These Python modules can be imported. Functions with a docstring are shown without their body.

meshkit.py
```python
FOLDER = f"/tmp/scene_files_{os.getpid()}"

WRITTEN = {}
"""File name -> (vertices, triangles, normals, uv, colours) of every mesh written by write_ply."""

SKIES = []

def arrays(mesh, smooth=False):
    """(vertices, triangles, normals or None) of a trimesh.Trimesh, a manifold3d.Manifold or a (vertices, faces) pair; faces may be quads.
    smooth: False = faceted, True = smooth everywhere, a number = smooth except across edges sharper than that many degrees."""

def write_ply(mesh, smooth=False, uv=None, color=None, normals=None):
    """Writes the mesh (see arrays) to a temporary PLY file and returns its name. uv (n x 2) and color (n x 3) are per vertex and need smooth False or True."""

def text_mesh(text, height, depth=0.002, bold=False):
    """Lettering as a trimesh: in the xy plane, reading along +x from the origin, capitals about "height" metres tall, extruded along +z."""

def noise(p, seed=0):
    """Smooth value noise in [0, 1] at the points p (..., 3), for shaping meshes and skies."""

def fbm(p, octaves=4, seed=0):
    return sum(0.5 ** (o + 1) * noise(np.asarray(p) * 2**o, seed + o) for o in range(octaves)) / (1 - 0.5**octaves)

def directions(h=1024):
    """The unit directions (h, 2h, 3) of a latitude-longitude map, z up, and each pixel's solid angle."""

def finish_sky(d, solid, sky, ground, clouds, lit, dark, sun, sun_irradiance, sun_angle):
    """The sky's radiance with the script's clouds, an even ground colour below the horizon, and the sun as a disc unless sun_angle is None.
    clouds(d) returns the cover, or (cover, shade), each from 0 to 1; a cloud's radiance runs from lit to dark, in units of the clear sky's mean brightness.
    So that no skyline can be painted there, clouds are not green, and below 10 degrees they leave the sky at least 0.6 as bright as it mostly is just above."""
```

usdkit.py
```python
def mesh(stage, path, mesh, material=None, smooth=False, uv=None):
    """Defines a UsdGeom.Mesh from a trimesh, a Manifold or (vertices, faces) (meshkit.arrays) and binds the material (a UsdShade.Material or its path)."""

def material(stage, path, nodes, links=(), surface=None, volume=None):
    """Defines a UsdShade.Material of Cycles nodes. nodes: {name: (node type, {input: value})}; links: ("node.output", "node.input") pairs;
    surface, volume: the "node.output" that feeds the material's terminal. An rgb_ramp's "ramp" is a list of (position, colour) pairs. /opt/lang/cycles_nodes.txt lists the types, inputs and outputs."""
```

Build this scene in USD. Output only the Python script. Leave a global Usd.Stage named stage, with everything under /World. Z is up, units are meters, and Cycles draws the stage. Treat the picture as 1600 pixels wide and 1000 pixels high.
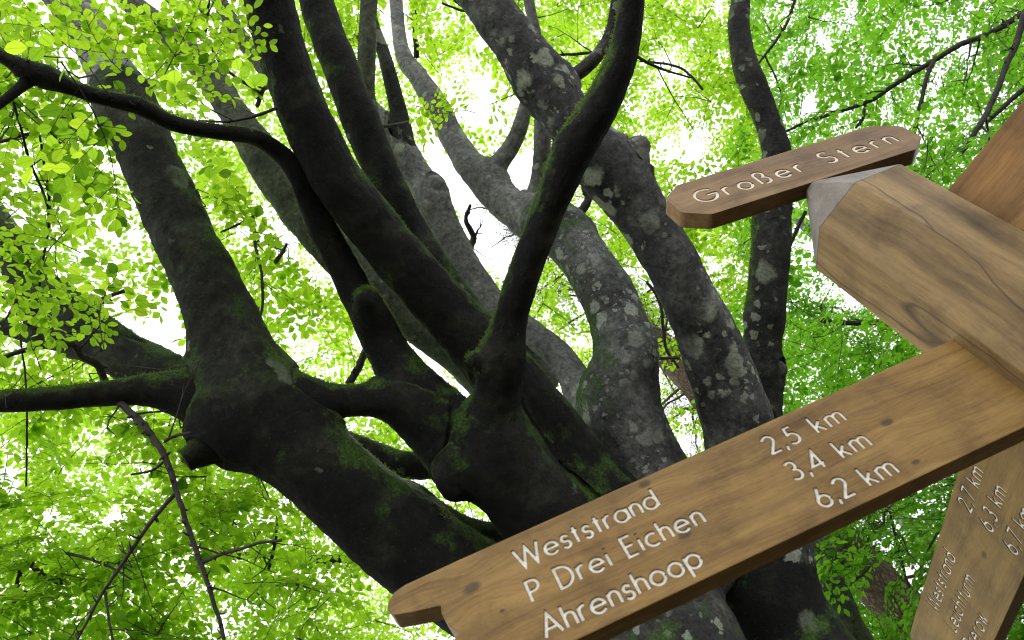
import math
import numpy as np, trimesh, manifold3d as m3, shapely, usdkit, meshkit
from scipy.spatial import cKDTree
from shapely.geometry import LineString, Polygon, Point
from shapely.ops import unary_union
from pxr import Usd, UsdGeom, UsdLux, UsdShade, Gf, Sdf

stage = Usd.Stage.CreateInMemory()
UsdGeom.SetStageUpAxis(stage, 'Z'); UsdGeom.SetStageMetersPerUnit(stage, 1.0)
W = UsdGeom.Xform.Define(stage, '/World'); stage.SetDefaultPrim(W.GetPrim())
UsdGeom.Scope.Define(stage, '/World/Looks')

# ------------------------------------------------------------------ camera, sky, sun, exposure
EYE = np.array([0.0, 0.0, 1.65])
FPX = 1177.0                                  # focal length in photograph pixels (1600 wide)
EXPOSURE = 0.9
SKY_STRENGTH, CLOUD = 0.10, 11.0
SUN_I, SUN_ANGLE = 0.30, 12.0
ROT = np.array([[0.8505236, 0.5259368, 0.0], [0.3964416, -0.6411093, -0.6571247], [-0.3456061, 0.5589001, -0.7537819]])   # camera axes in the world
ROT = np.linalg.qr(ROT.T)[0].T * np.sign(np.diag(np.linalg.qr(ROT.T)[1]))[:, None]
cam = UsdGeom.Camera.Define(stage, '/World/camera')
M = np.eye(4); M[:3, :3] = ROT.T; M[3, :3] = EYE
cam.AddTransformOp().Set(Gf.Matrix4d(M.tolist()))
cam.CreateHorizontalApertureAttr(36.0); cam.CreateVerticalApertureAttr(22.5)
cam.CreateFocalLengthAttr(36.0 * FPX / 1600); cam.CreateClippingRangeAttr((0.05, 3000.0))
cam.CreateFStopAttr(9.0); cam.CreateFocusDistanceAttr(2.0)
cam.CreateExposureAttr(EXPOSURE)


def ray(x, y):                                # a direction of unit depth through a pixel of the photograph
    return np.stack([(np.asarray(x, float) - 800) / FPX, -(np.asarray(y, float) - 500) / FPX, -np.ones(np.shape(x))], -1) @ ROT.T


def at(x, y, z):
    return EYE + ray(x, y) * np.asarray(z, float)[..., None]


def pixel(P):
    c = (np.asarray(P) - EYE) @ ROT
    return 800 + FPX * c[..., 0] / -c[..., 2], 500 - FPX * c[..., 1] / -c[..., 2], -c[..., 2]


sun_dir = ray(745, 235); sun_dir /= np.linalg.norm(sun_dir)
elev, azim = math.asin(sun_dir[2]), math.atan2(sun_dir[0], sun_dir[1])
dome_mat = usdkit.material(stage, '/World/Looks/sky', {
    'tc': ('texture_coordinate', {}), 'map': ('mapping', {'scale': (1.0, 1.0, 2.2)}),
    'sky': ('sky_texture', {'sky_type': 'single_scattering', 'sun_disc': False, 'sun_elevation': elev, 'sun_rotation': azim}),
    'n': ('noise_texture', {'scale': 1.6, 'detail': 4.0, 'roughness': 0.55}),
    'r': ('rgb_ramp', {'ramp': [(0.0, (0.85, 0.88, 0.92)), (0.45, (1.0, 1.02, 1.04)), (0.75, (1.15, 1.15, 1.15)), (1.0, (1.25, 1.25, 1.23))]}),
    'g': ('mix', {'mix_type': 'multiply', 'fac': 1.0, 'color2': (CLOUD, CLOUD, CLOUD)}),
    'm': ('mix', {'mix_type': 'mix', 'fac': 0.93}),
    'bg': ('background_shader', {'strength': SKY_STRENGTH}),
}, [('tc.generated', 'map.vector'), ('map.vector', 'n.vector'), ('n.fac', 'r.fac'), ('r.color', 'g.color1'), ('sky.color', 'm.color1'), ('g.color', 'm.color2'), ('m.color', 'bg.color')], surface='bg.background')
dome = UsdLux.DomeLight.Define(stage, '/World/sky')
UsdShade.MaterialBindingAPI.Apply(dome.GetPrim()).Bind(dome_mat)
sun = UsdLux.DistantLight.Define(stage, '/World/sun')
sun.CreateIntensityAttr(SUN_I); sun.CreateAngleAttr(SUN_ANGLE); sun.CreateNormalizeAttr(True); sun.CreateColorAttr(Gf.Vec3f(1.0, 0.96, 0.9))
zax = sun_dir; xax = np.cross([0, 0, 1.0], zax); xax /= np.linalg.norm(xax); yax = np.cross(zax, xax)
Ms = np.eye(4); Ms[0, :3], Ms[1, :3], Ms[2, :3] = xax, yax, zax
sun.AddTransformOp().Set(Gf.Matrix4d(Ms.tolist()))

# ------------------------------------------------------------------ helpers
taken = {}


def path_of(name, parent=None):
    base = (parent or '/World') + '/' + name
    n = taken.get(base, 0); taken[base] = n + 1
    return base if n == 0 else f'{base}_{n:03d}'


def tag(prim, label=None, cat=None, group=None, kind=None):
    for k, v in (('label', label), ('category', cat), ('group', group), ('kind', kind)):
        if v:
            prim.SetCustomDataByKey(k, v)
    return prim


def thing(name, label=None, cat=None, loc=(0, 0, 0), group=None, kind=None):
    p = path_of(name); x = UsdGeom.Xform.Define(stage, p); x.AddTranslateOp().Set(Gf.Vec3d(*map(float, loc)))
    tag(x.GetPrim(), label, cat, group, kind)
    return p


def obj(name, mesh, mat, parent=None, smooth=False, label=None, kind=None, origin=None, uv=None):
    p = path_of(name, parent)
    if origin is not None:
        v, f = (mesh.vertices, mesh.faces) if isinstance(mesh, trimesh.Trimesh) else mesh
        mesh = (np.asarray(v) - origin, f)
    g = usdkit.mesh(stage, p, mesh, mat, smooth=smooth, uv=uv)
    tag(g.GetPrim(), label, kind=kind)
    return p, g


def mat(name, nodes, links, surface):
    return usdkit.material(stage, '/World/Looks/' + name, nodes, links, surface=surface)


# ------------------------------------------------------------------ materials
def bark(name, dark, mid, pale, lichen, lich_amount, moss_amount, big=5.0, rough=0.9, bump=0.8, patch=True):
    n = {
        'geo': ('geometry', {}), 'tc': ('texture_coordinate', {}),
        'n1': ('noise_texture', {'scale': 3.2, 'detail': 7.0, 'roughness': 0.62}),
        'base': ('rgb_ramp', {'ramp': [(0.28, dark), (0.52, mid), (0.74, pale)]}),
        'n2': ('noise_texture', {'scale': 26.0, 'detail': 6.0, 'roughness': 0.7}),
        'n2r': ('rgb_ramp', {'ramp': [(0.32, (0.4, 0.4, 0.4)), (0.5, (0.95, 0.95, 0.95)), (0.68, (1.6, 1.6, 1.55))]}),
        'base2': ('mix', {'mix_type': 'multiply', 'fac': 1.0}),
        # round pale lichens in two sizes with ragged rims
        'wob': ('noise_texture', {'scale': 17.0, 'detail': 5.0, 'roughness': 0.6}),
        'wobs': ('vector_math', {'math_type': 'scale', 'scale': 0.085}),
        'p2': ('vector_math', {'math_type': 'add'}),
        'v1': ('voronoi_texture', {'scale': big, 'feature': 'f1'}),
        's1': ('separate_color', {}),
        'r1': ('map_range', {'from_min': 1.0 - lich_amount, 'from_max': 1.0, 'to_min': 0.0, 'to_max': 0.62, 'clamp': True}),
        'd1': ('math', {'math_type': 'subtract'}), 'e1': ('math', {'math_type': 'multiply', 'value2': 9.0, 'use_clamp': True}),
        'v2': ('voronoi_texture', {'scale': big * 3.1, 'feature': 'f1'}),
        's2': ('separate_color', {}),
        'r2': ('map_range', {'from_min': 1.0 - lich_amount * 0.8, 'from_max': 1.0, 'to_min': 0.0, 'to_max': 0.6, 'clamp': True}),
        'd2': ('math', {'math_type': 'subtract'}), 'e2': ('math', {'math_type': 'multiply', 'value2': 10.0, 'use_clamp': True}),
        'lm0': ('math', {'math_type': 'maximum'}), 'pn': ('noise_texture', {'scale': 2.3, 'detail': 3.0}), 'pr': ('map_range', {'range_type': 'smoothstep', 'from_min': 0.40, 'from_max': 0.56, 'to_min': 0.04, 'to_max': 1.0, 'clamp': True}), 'lm': ('math', {'math_type': 'multiply'}),
        'ln': ('noise_texture', {'scale': 55.0, 'detail': 4.0, 'roughness': 0.7}),
        'lnr': ('rgb_ramp', {'ramp': [(0.30, tuple(0.35 * c for c in lichen)), (0.45, tuple(0.75 * c for c in lichen)), (0.66, lichen)]}),
        'lich': ('mix', {'mix_type': 'mix'}), 'lf': ('math', {'math_type': 'multiply', 'value2': 0.85}), 'sp': ('noise_texture', {'scale': 62.0, 'detail': 3.0, 'roughness': 0.6}), 'spr': ('map_range', {'from_min': 0.655, 'from_max': 0.70, 'to_min': 0.0, 'to_max': 0.45, 'clamp': True}), 'spx': ('mix', {'mix_type': 'mix', 'color2': tuple(0.55 * c for c in lichen)}),
        # moss on what faces up
        'sep': ('separate_xyz', {}),
        'mn': ('noise_texture', {'scale': 4.5, 'detail': 6.0, 'roughness': 0.65}),
        'ma': ('math', {'math_type': 'multiply_add', 'value2': 2.6, 'value3': -1.45 + moss_amount}),
        'mz': ('math', {'math_type': 'multiply_add', 'value2': 0.75}),
        'mm': ('map_range', {'from_min': 0.25, 'from_max': 0.62, 'to_min': 0.0, 'to_max': 0.92, 'clamp': True}),
        'mc': ('noise_texture', {'scale': 70.0, 'detail': 3.0}),
        'mcr': ('rgb_ramp', {'ramp': [(0.3, (0.010, 0.024, 0.004)), (0.55, (0.040, 0.085, 0.010)), (0.75, (0.09, 0.155, 0.02))]}),
        'col': ('mix', {'mix_type': 'mix'}),
        'w': ('noise_texture', {'scale': 95.0, 'detail': 4.0, 'roughness': 0.7}),
        'h': ('math', {'math_type': 'multiply_add', 'value2': 0.5}),
        'h2': ('math', {'math_type': 'multiply_add', 'value2': 0.35}),
        'b': ('bump', {'strength': bump, 'distance': 0.02}),
        'p': ('principled_bsdf', {'roughness': rough, 'specular_ior_level': 0.25}),
    }
    l = [('tc.object', f'{k}.vector') for k in ('n1', 'n2', 'wob', 'ln', 'mn', 'mc', 'w')] + [
        ('n1.fac', 'base.fac'), ('n2.fac', 'n2r.fac'), ('base.color', 'base2.color1'), ('n2r.color', 'base2.color2'),
        ('wob.color', 'wobs.vector1'), ('tc.object', 'p2.vector1'), ('wobs.vector', 'p2.vector2'), ('p2.vector', 'v1.vector'), ('p2.vector', 'v2.vector'),
        ('v1.color', 's1.color'), ('s1.r', 'r1.value'), ('r1.result', 'd1.value1'), ('v1.distance', 'd1.value2'), ('d1.value', 'e1.value1'),
        ('v2.color', 's2.color'), ('s2.r', 'r2.value'), ('r2.result', 'd2.value1'), ('v2.distance', 'd2.value2'), ('d2.value', 'e2.value1'),
        ('e1.value', 'lm0.value1'), ('e2.value', 'lm0.value2'), ('lm0.value', 'lm.value1'), ('tc.object', 'pn.vector'), ('pn.fac', 'pr.value'), ('pr.result', 'lm.value2'), ('ln.fac', 'lnr.fac'),
        ('lm.value', 'lf.value1'), ('lf.value', 'lich.fac'), ('tc.object', 'sp.vector'), ('sp.fac', 'spr.value'), ('spr.result', 'spx.fac'), ('base2.color', 'spx.color1'), ('spx.color', 'lich.color1'), ('lnr.color', 'lich.color2'),
        ('geo.normal', 'sep.vector'), ('mn.fac', 'ma.value1'), ('sep.z', 'mz.value1'), ('ma.value', 'mz.value3'), ('mz.value', 'mm.value'),
        ('mc.fac', 'mcr.fac'), ('mm.result', 'col.fac'), ('lich.color', 'col.color1'), ('mcr.color', 'col.color2'),
        ('w.fac', 'h.value1'), ('n2.fac', 'h.value3'), ('lm.value', 'h2.value1'), ('h.value', 'h2.value3'), ('h2.value', 'b.height'),
        ('col.color', 'p.base_color'), ('b.normal', 'p.normal')]
    return mat(name, n, l, 'p.BSDF')


LICH = (0.36, 0.40, 0.31)
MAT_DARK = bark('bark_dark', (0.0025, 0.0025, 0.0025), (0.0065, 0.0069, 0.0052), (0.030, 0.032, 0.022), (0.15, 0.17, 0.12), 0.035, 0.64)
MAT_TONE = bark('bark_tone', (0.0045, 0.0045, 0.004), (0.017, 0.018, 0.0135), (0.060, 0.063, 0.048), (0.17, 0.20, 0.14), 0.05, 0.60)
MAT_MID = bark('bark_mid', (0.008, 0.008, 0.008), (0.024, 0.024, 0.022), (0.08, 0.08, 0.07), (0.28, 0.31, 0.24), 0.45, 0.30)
MAT_GREY_GLARE = bark('bark_grey_glare', (0.07, 0.07, 0.071), (0.155, 0.155, 0.153), (0.27, 0.27, 0.26), LICH, 0.25, 0.05, patch=True)  # grey bark, paled further: veiling sky glare over the central limbs painted in
MAT_LICH = bark('bark_lichen', (0.010, 0.010, 0.011), (0.06, 0.061, 0.06), (0.18, 0.185, 0.175), LICH, 0.85, 0.20, big=6.0)
MAT_LICH1 = bark('bark_lichen_fine', (0.02, 0.02, 0.02), (0.10, 0.101, 0.10), (0.23, 0.235, 0.225), (0.40, 0.43, 0.37), 0.75, 0.52, big=9.5)
MAT_GREEN = bark('bark_green', (0.03, 0.035, 0.025), (0.075, 0.085, 0.055), (0.13, 0.145, 0.10), (0.2, 0.24, 0.17), 0.08, 0.35)
MAT_PINE = mat('bark_pine', {
    'tc': ('texture_coordinate', {}), 'm': ('mapping', {'scale': (1.0, 1.0, 0.45)}),
    'v': ('voronoi_texture', {'scale': 30.0, 'feature': 'distance_to_edge'}),
    'c': ('voronoi_texture', {'scale': 30.0, 'feature': 'f1'}),
    'n': ('noise_texture', {'scale': 30.0, 'detail': 5.0}),
    'r': ('rgb_ramp', {'ramp': [(0.2, (0.11, 0.075, 0.06)), (0.5, (0.20, 0.13, 0.105)), (0.8, (0.30, 0.22, 0.19))]}),
    'e': ('rgb_ramp', {'ramp': [(0.0, (0.45, 0.42, 0.42)), (0.2, (1, 1, 1))]}),
    'x': ('mix', {'mix_type': 'multiply', 'fac': 1.0}),
    'b': ('bump', {'strength': 0.9, 'distance': 0.02}), 'p': ('principled_bsdf', {'roughness': 0.9})},
    [('tc.object', 'm.vector'), ('m.vector', 'v.vector'), ('m.vector', 'c.vector'), ('tc.object', 'n.vector'), ('n.fac', 'r.fac'), ('v.distance', 'e.fac'),
     ('r.color', 'x.color1'), ('e.color', 'x.color2'), ('x.color', 'p.base_color'), ('v.distance', 'b.height'), ('b.normal', 'p.normal')], 'p.BSDF')
MAT_TWIG = mat('twig_bark', {'tc': ('texture_coordinate', {}), 'n': ('noise_texture', {'scale': 40.0, 'detail': 4.0}),
                             'r': ('rgb_ramp', {'ramp': [(0.3, (0.012, 0.010, 0.009)), (0.7, (0.045, 0.036, 0.03))]}),
                             'b': ('bump', {'strength': 0.6, 'distance': 0.006}), 'p': ('principled_bsdf', {'roughness': 0.85})},
               [('tc.object', 'n.vector'), ('n.fac', 'r.fac'), ('r.color', 'p.base_color'), ('n.fac', 'b.height'), ('b.normal', 'p.normal')], 'p.BSDF')


def leaf_mat(name, refl, trans, per='geometry', mixf=0.62):
    lo = lambda c, k: tuple(k * x for x in c)
    n = {('g'): (('geometry', {}) if per == 'geometry' else ('object_info', {})),
         'wn': ('white_noise_texture', {'dimensions': '1D'}),
         'rr': ('rgb_ramp', {'ramp': [(0, lo(refl, 0.6)), (0.5, refl), (1, lo(refl, 1.35))]}),
         'tr': ('rgb_ramp', {'ramp': [(0, (trans[0] * 0.24, trans[1] * 0.36, trans[2] * 0.3)), (0.35, (trans[0] * 0.62, trans[1] * 0.72, trans[2] * 0.7)), (0.6, trans), (0.85, (trans[0] * 1.2, trans[1] * 1.12, trans[2] * 1.2)), (1, (trans[0] * 1.45, trans[1] * 1.2, trans[2] * 1.3))]}),
         'uv': ('uvmap', {'attribute': 'st'}), 'su': ('separate_xyz', {}), 'av': ('math', {'math_type': 'absolute'}), 'sl': ('math', {'math_type': 'multiply_add', 'value2': -0.9}), 'fq': ('math', {'math_type': 'multiply', 'value2': 46.0}), 'sn': ('math', {'math_type': 'sine'}),
         'vr': ('map_range', {'from_min': 0.55, 'from_max': 1.0, 'to_min': 1.0, 'to_max': 0.80, 'clamp': True}), 'mr': ('map_range', {'from_min': 0.012, 'from_max': 0.03, 'to_min': 0.72, 'to_max': 1.0, 'clamp': True}), 'vm': ('math', {'math_type': 'minimum'}), 'tv': ('mix', {'mix_type': 'multiply', 'fac': 1.0}), 'vc': ('combine_color', {}),
         'd': ('principled_bsdf', {'roughness': 0.45, 'specular_ior_level': 0.15}), 't': ('translucent_bsdf', {}), 'm': ('mix_closure', {'fac': mixf})}
    src = 'g.random_per_island' if per == 'geometry' else 'g.random'
    return mat(name, n, [(src, 'wn.w'), ('wn.value', 'rr.fac'), ('wn.value', 'tr.fac'), ('rr.color', 'd.base_color'), ('tr.color', 'tv.color1'), ('vc.color', 'tv.color2'), ('tv.color', 't.color'), ('uv.UV', 'su.vector'), ('su.y', 'av.value1'), ('av.value', 'sl.value1'), ('su.x', 'sl.value3'), ('sl.value', 'fq.value1'), ('fq.value', 'sn.value1'), ('sn.value', 'vr.value'), ('av.value', 'mr.value'), ('vr.result', 'vm.value1'), ('mr.result', 'vm.value2'), ('vm.value', 'vc.r'), ('vm.value', 'vc.g'), ('vm.value', 'vc.b'), ('d.BSDF', 'm.closure1'), ('t.BSDF', 'm.closure2')], 'm.closure')


LEAF_NEAR = leaf_mat('leaf_near', (0.05, 0.13, 0.010), (0.54, 0.88, 0.035))
LEAF_MID = leaf_mat('leaf_mid', (0.05, 0.125, 0.012), (0.53, 0.85, 0.055))
LEAF_RIGHT = leaf_mat('leaf_right', (0.04, 0.115, 0.012), (0.31, 0.70, 0.035))
LEAF_FAR = leaf_mat('leaf_far', (0.045, 0.11, 0.02), (0.24, 0.52, 0.06))
NEEDLE = leaf_mat('needle', (0.035, 0.06, 0.035), (0.08, 0.14, 0.07), mixf=0.35)
MOSS = leaf_mat('moss', (0.045, 0.075, 0.010), (0.30, 0.42, 0.04), mixf=0.5)


def wood(name, stops, knots=(), streak=0.0, gscale=(2.2, 30.0, 38.0), weather=0.0, crack=0.0):
    """Sawn oak, grain along the board's own x axis; knots are (x, y, z, radius)."""
    n = {'tc': ('texture_coordinate', {}),
         'w0': ('noise_texture', {'scale': 3.0, 'detail': 3.0}), 'ws': ('vector_math', {'math_type': 'scale', 'scale': 0.05}),
         'p0': ('vector_math', {'math_type': 'add'})}
    l = [('tc.object', 'w0.vector'), ('w0.color', 'ws.vector1'), ('ws.vector', 'p0.vector2')]
    src, masks = 'tc.object', []
    for i, (x, y, z, r) in enumerate(knots):
        n |= {f'ko{i}': ('vector_math', {'math_type': 'subtract', 'vector2': (x, y, z)}),
              f'kc{i}': ('vector_math', {'math_type': 'multiply', 'vector2': (0.62, 1.0, 1.0)}),
              f'kd{i}': ('vector_math', {'math_type': 'length'}),
              f'kf{i}': ('map_range', {'range_type': 'smoothstep', 'from_min': 0.0, 'from_max': r * 5.5, 'to_min': 0.85, 'to_max': 0.0, 'clamp': True}),
              f'kv{i}': ('vector_math', {'math_type': 'scale'}),
              f'kp{i}': ('vector_math', {'math_type': 'add'}),
              f'km{i}': ('map_range', {'range_type': 'smoothstep', 'from_min': r * 0.45, 'from_max': r * 1.15, 'to_min': 1.0, 'to_max': 0.0, 'clamp': True})}
        l += [('tc.object', f'ko{i}.vector1'), (f'ko{i}.vector', f'kc{i}.vector1'), (f'kc{i}.vector', f'kd{i}.vector1'), (f'kd{i}.value', f'kf{i}.value'), (f'kd{i}.value', f'km{i}.value'),
              (f'kc{i}.vector', f'kv{i}.vector1'), (f'kf{i}.result', f'kv{i}.scale'), (src + ('' if '.' in src else '.vector'), f'kp{i}.vector1'), (f'kv{i}.vector', f'kp{i}.vector2')]
        src = f'kp{i}'
        masks.append(f'km{i}.result')
    l.append((src + ('' if '.' in src else '.vector'), 'p0.vector1'))
    n |= {'m1': ('mapping', {'scale': gscale}), 'g1': ('noise_texture', {'scale': 1.0, 'detail': 6.0, 'roughness': 0.6, 'distortion': 0.3}),
          'm2': ('mapping', {'scale': tuple(s * k for s, k in zip(gscale, (2.5, 9.0, 9.0)))}), 'g2': ('noise_texture', {'scale': 1.0, 'detail': 4.0, 'roughness': 0.7}),
          'm3': ('mapping', {'scale': (1.7, 15.0, 15.0)}), 'g3': ('noise_texture', {'scale': 1.0, 'detail': 4.0, 'roughness': 0.6}),
          'rc': ('rgb_ramp', {'ramp': [(0.5 + (p - 0.53) * 0.95, tuple(1.1 * x for x in c)) for p, c in stops]}),
          'fr': ('rgb_ramp', {'ramp': [(0.28, (0.62, 0.57, 0.52)), (0.5, (1, 1, 1)), (0.75, (1.16, 1.16, 1.14))]}),
          'x1': ('mix', {'mix_type': 'multiply', 'fac': 0.6}),
          'st': ('rgb_ramp', {'ramp': [(0.32, (0.34, 0.33, 0.34)), (0.45, (0.80, 0.78, 0.76)), (0.56, (1.05, 1.05, 1.05)), (0.70, (1.25, 1.22, 1.12))]}), 'bl': ('noise_texture', {'scale': 13.0, 'detail': 5.0, 'roughness': 0.65}), 'blr': ('rgb_ramp', {'ramp': [(0.32, (0.58, 0.55, 0.52)), (0.5, (1.0, 1.0, 1.0)), (0.7, (1.18, 1.17, 1.12))]}), 'x3': ('mix', {'mix_type': 'multiply', 'fac': 0.8}), 'pm': ('mapping', {'scale': (70.0, 700.0, 700.0)}), 'pn': ('noise_texture', {'scale': 1.0, 'detail': 2.0}), 'pr': ('rgb_ramp', {'ramp': [(0.36, (0.6, 0.56, 0.52)), (0.46, (1, 1, 1))]}), 'x4': ('mix', {'mix_type': 'multiply', 'fac': 0.35}),
          'x2': ('mix', {'mix_type': 'multiply', 'fac': 0.45 + streak}),
          'bv': ('bevel', {'radius': 0.003, 'samples': 4}),
          'b': ('bump', {'strength': 0.35, 'distance': 0.002}),
          'p': ('principled_bsdf', {'roughness': 0.55, 'specular_ior_level': 0.2})}
    l += [('p0.vector', f'm{k}.vector') for k in (1, 2, 3)] + [(f'm{k}.vector', f'g{k}.vector') for k in (1, 2, 3)]
    l += [('g1.fac', 'rc.fac'), ('g2.fac', 'fr.fac'), ('rc.color', 'x1.color1'), ('fr.color', 'x1.color2'), ('g3.fac', 'st.fac'), ('x1.color', 'x2.color1'), ('st.color', 'x2.color2')]
    l += [('tc.object', 'bl.vector'), ('bl.fac', 'blr.fac'), ('x2.color', 'x3.color1'), ('blr.color', 'x3.color2'), ('tc.object', 'pm.vector'), ('pm.vector', 'pn.vector'), ('pn.fac', 'pr.fac'), ('x3.color', 'x4.color1'), ('pr.color', 'x4.color2')]
    out = 'x4.color'
    for i, mk in enumerate(masks):
        n[f'kx{i}'] = ('mix', {'mix_type': 'mix', 'color2': (0.045, 0.027, 0.015)})
        n[f'ks{i}'] = ('math', {'math_type': 'multiply', 'value2': 0.8})
        l += [(mk, f'ks{i}.value1'), (f'ks{i}.value', f'kx{i}.fac'), (out, f'kx{i}.color1')]
        out = f'kx{i}.color'
    if crack:
        n |= {'mcr': ('mapping', {'scale': (0.8, 8.0, 8.0), 'location': (0.3, 0.37, 0.1)}), 'vcr': ('noise_texture', {'scale': 1.0, 'detail': 2.0}),
              'acr': ('math', {'math_type': 'subtract', 'value2': 0.5}), 'bcr': ('math', {'math_type': 'absolute'}),
              'ccr': ('map_range', {'from_min': 0.0, 'from_max': 0.007, 'to_min': crack, 'to_max': 0.0, 'clamp': True}), 'xcr': ('mix', {'mix_type': 'mix', 'color2': (0.03, 0.018, 0.012)})}
        l += [('p0.vector', 'mcr.vector'), ('mcr.vector', 'vcr.vector'), ('vcr.fac', 'acr.value1'), ('acr.value', 'bcr.value1'), ('bcr.value', 'ccr.value'), ('ccr.result', 'xcr.fac'), (out, 'xcr.color1')]
        out = 'xcr.color'
    l += [('g2.fac', 'b.height'), ('bv.bevel', 'b.normal'), ('b.normal', 'p.normal'), (out, 'p.base_color')]
    return mat(name, n, l, 'p.BSDF')


OAK = [(0.25, (0.0947, 0.0508, 0.0135)), (0.45, (0.1616, 0.0929, 0.0261)), (0.6, (0.2061, 0.126, 0.038)), (0.8, (0.2507, 0.163, 0.0535))]
OAK_DARK = [(0.25, (0.0897, 0.0504, 0.0187)), (0.45, (0.1414, 0.0826, 0.0319)), (0.6, (0.1794, 0.1085, 0.0441)), (0.8, (0.2138, 0.1366, 0.0578))]
OAK_RED = [(0.25, (0.1089, 0.051, 0.0124)), (0.45, (0.1698, 0.0862, 0.0228)), (0.6, (0.2051, 0.111, 0.0307)), (0.8, (0.2435, 0.1436, 0.0415))]
OAK_YEL = [(0.25, (0.0933, 0.0542, 0.012)), (0.45, (0.1427, 0.0878, 0.0204)), (0.6, (0.1701, 0.1086, 0.0268)), (0.8, (0.203, 0.1318, 0.0352))]
OAK_POST = [(0.2, (0.0616, 0.0392, 0.0183)), (0.42, (0.1268, 0.0817, 0.0335)), (0.6, (0.1815, 0.121, 0.0497)), (0.8, (0.2262, 0.1536, 0.0661))]
GREY_WOOD = [(0.25, (0.0702, 0.0607, 0.0529)), (0.5, (0.1239, 0.1081, 0.0921)), (0.8, (0.1652, 0.146, 0.1245))]
TB = 0.03
WOOD_MAIN = wood('wood_main', OAK, [(-0.797, -0.015, 0.492, 0.008), (-0.553, -0.015, 0.441, 0.006), (-0.262, -0.015, 0.463, 0.006), (-0.275, -0.015, 0.402, 0.004), (-0.775, -0.015, 0.450, 0.0025), (-0.56, -0.015, 0.524, 0.006)])
WOOD_B3 = wood('wood_side', OAK_YEL, [(-0.45, -0.015, 0.45, 0.006)])
WOOD_B4 = wood('wood_back', OAK_RED, [(-0.42, 0.015, 0.45, 0.012)], gscale=(2.0, 22.0, 26.0))
WOOD_PLAQUE = wood('wood_plaque', OAK_DARK)
WOOD_POST = wood('wood_post', OAK_POST, [], streak=0.5, gscale=(1.3, 22.0, 22.0), crack=0.75)
WOOD_GREY = wood('wood_weathered', GREY_WOOD, gscale=(6.0, 20.0, 20.0), crack=0.5)
PAINT = mat('letter_paint', {'tc': ('texture_coordinate', {}), 'n': ('noise_texture', {'scale': 150.0, 'detail': 5.0, 'roughness': 0.7}), 'r': ('rgb_ramp', {'ramp': [(0.3, (0.42, 0.40, 0.33)), (0.6, (0.64, 0.62, 0.54))]}), 'p': ('principled_bsdf', {'roughness': 0.6})},
            [('tc.object', 'n.vector'), ('n.fac', 'r.fac'), ('r.color', 'p.base_color')], 'p.BSDF')
PAINT_FADED = mat('letter_paint_faded', {'tc': ('texture_coordinate', {}), 'n': ('noise_texture', {'scale': 60.0, 'detail': 5.0}), 'r': ('rgb_ramp', {'ramp': [(0.3, (0.50, 0.42, 0.32)), (0.65, (0.70, 0.64, 0.52))]}), 'p': ('principled_bsdf', {'roughness': 0.6})},
                  [('tc.object', 'n.vector'), ('n.fac', 'r.fac'), ('r.color', 'p.base_color')], 'p.BSDF')
GROUND = mat('forest_floor', {'tc': ('texture_coordinate', {}), 'n': ('noise_texture', {'scale': 0.8, 'detail': 8.0}), 'r': ('rgb_ramp', {'ramp': [(0.3, (0.03, 0.023, 0.013)), (0.5, (0.062, 0.046, 0.028)), (0.7, (0.04, 0.05, 0.016))]}), 'p': ('principled_bsdf', {'roughness': 0.95})},
             [('tc.object', 'n.vector'), ('n.fac', 'r.fac'), ('r.color', 'p.base_color')], 'p.BSDF')

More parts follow.
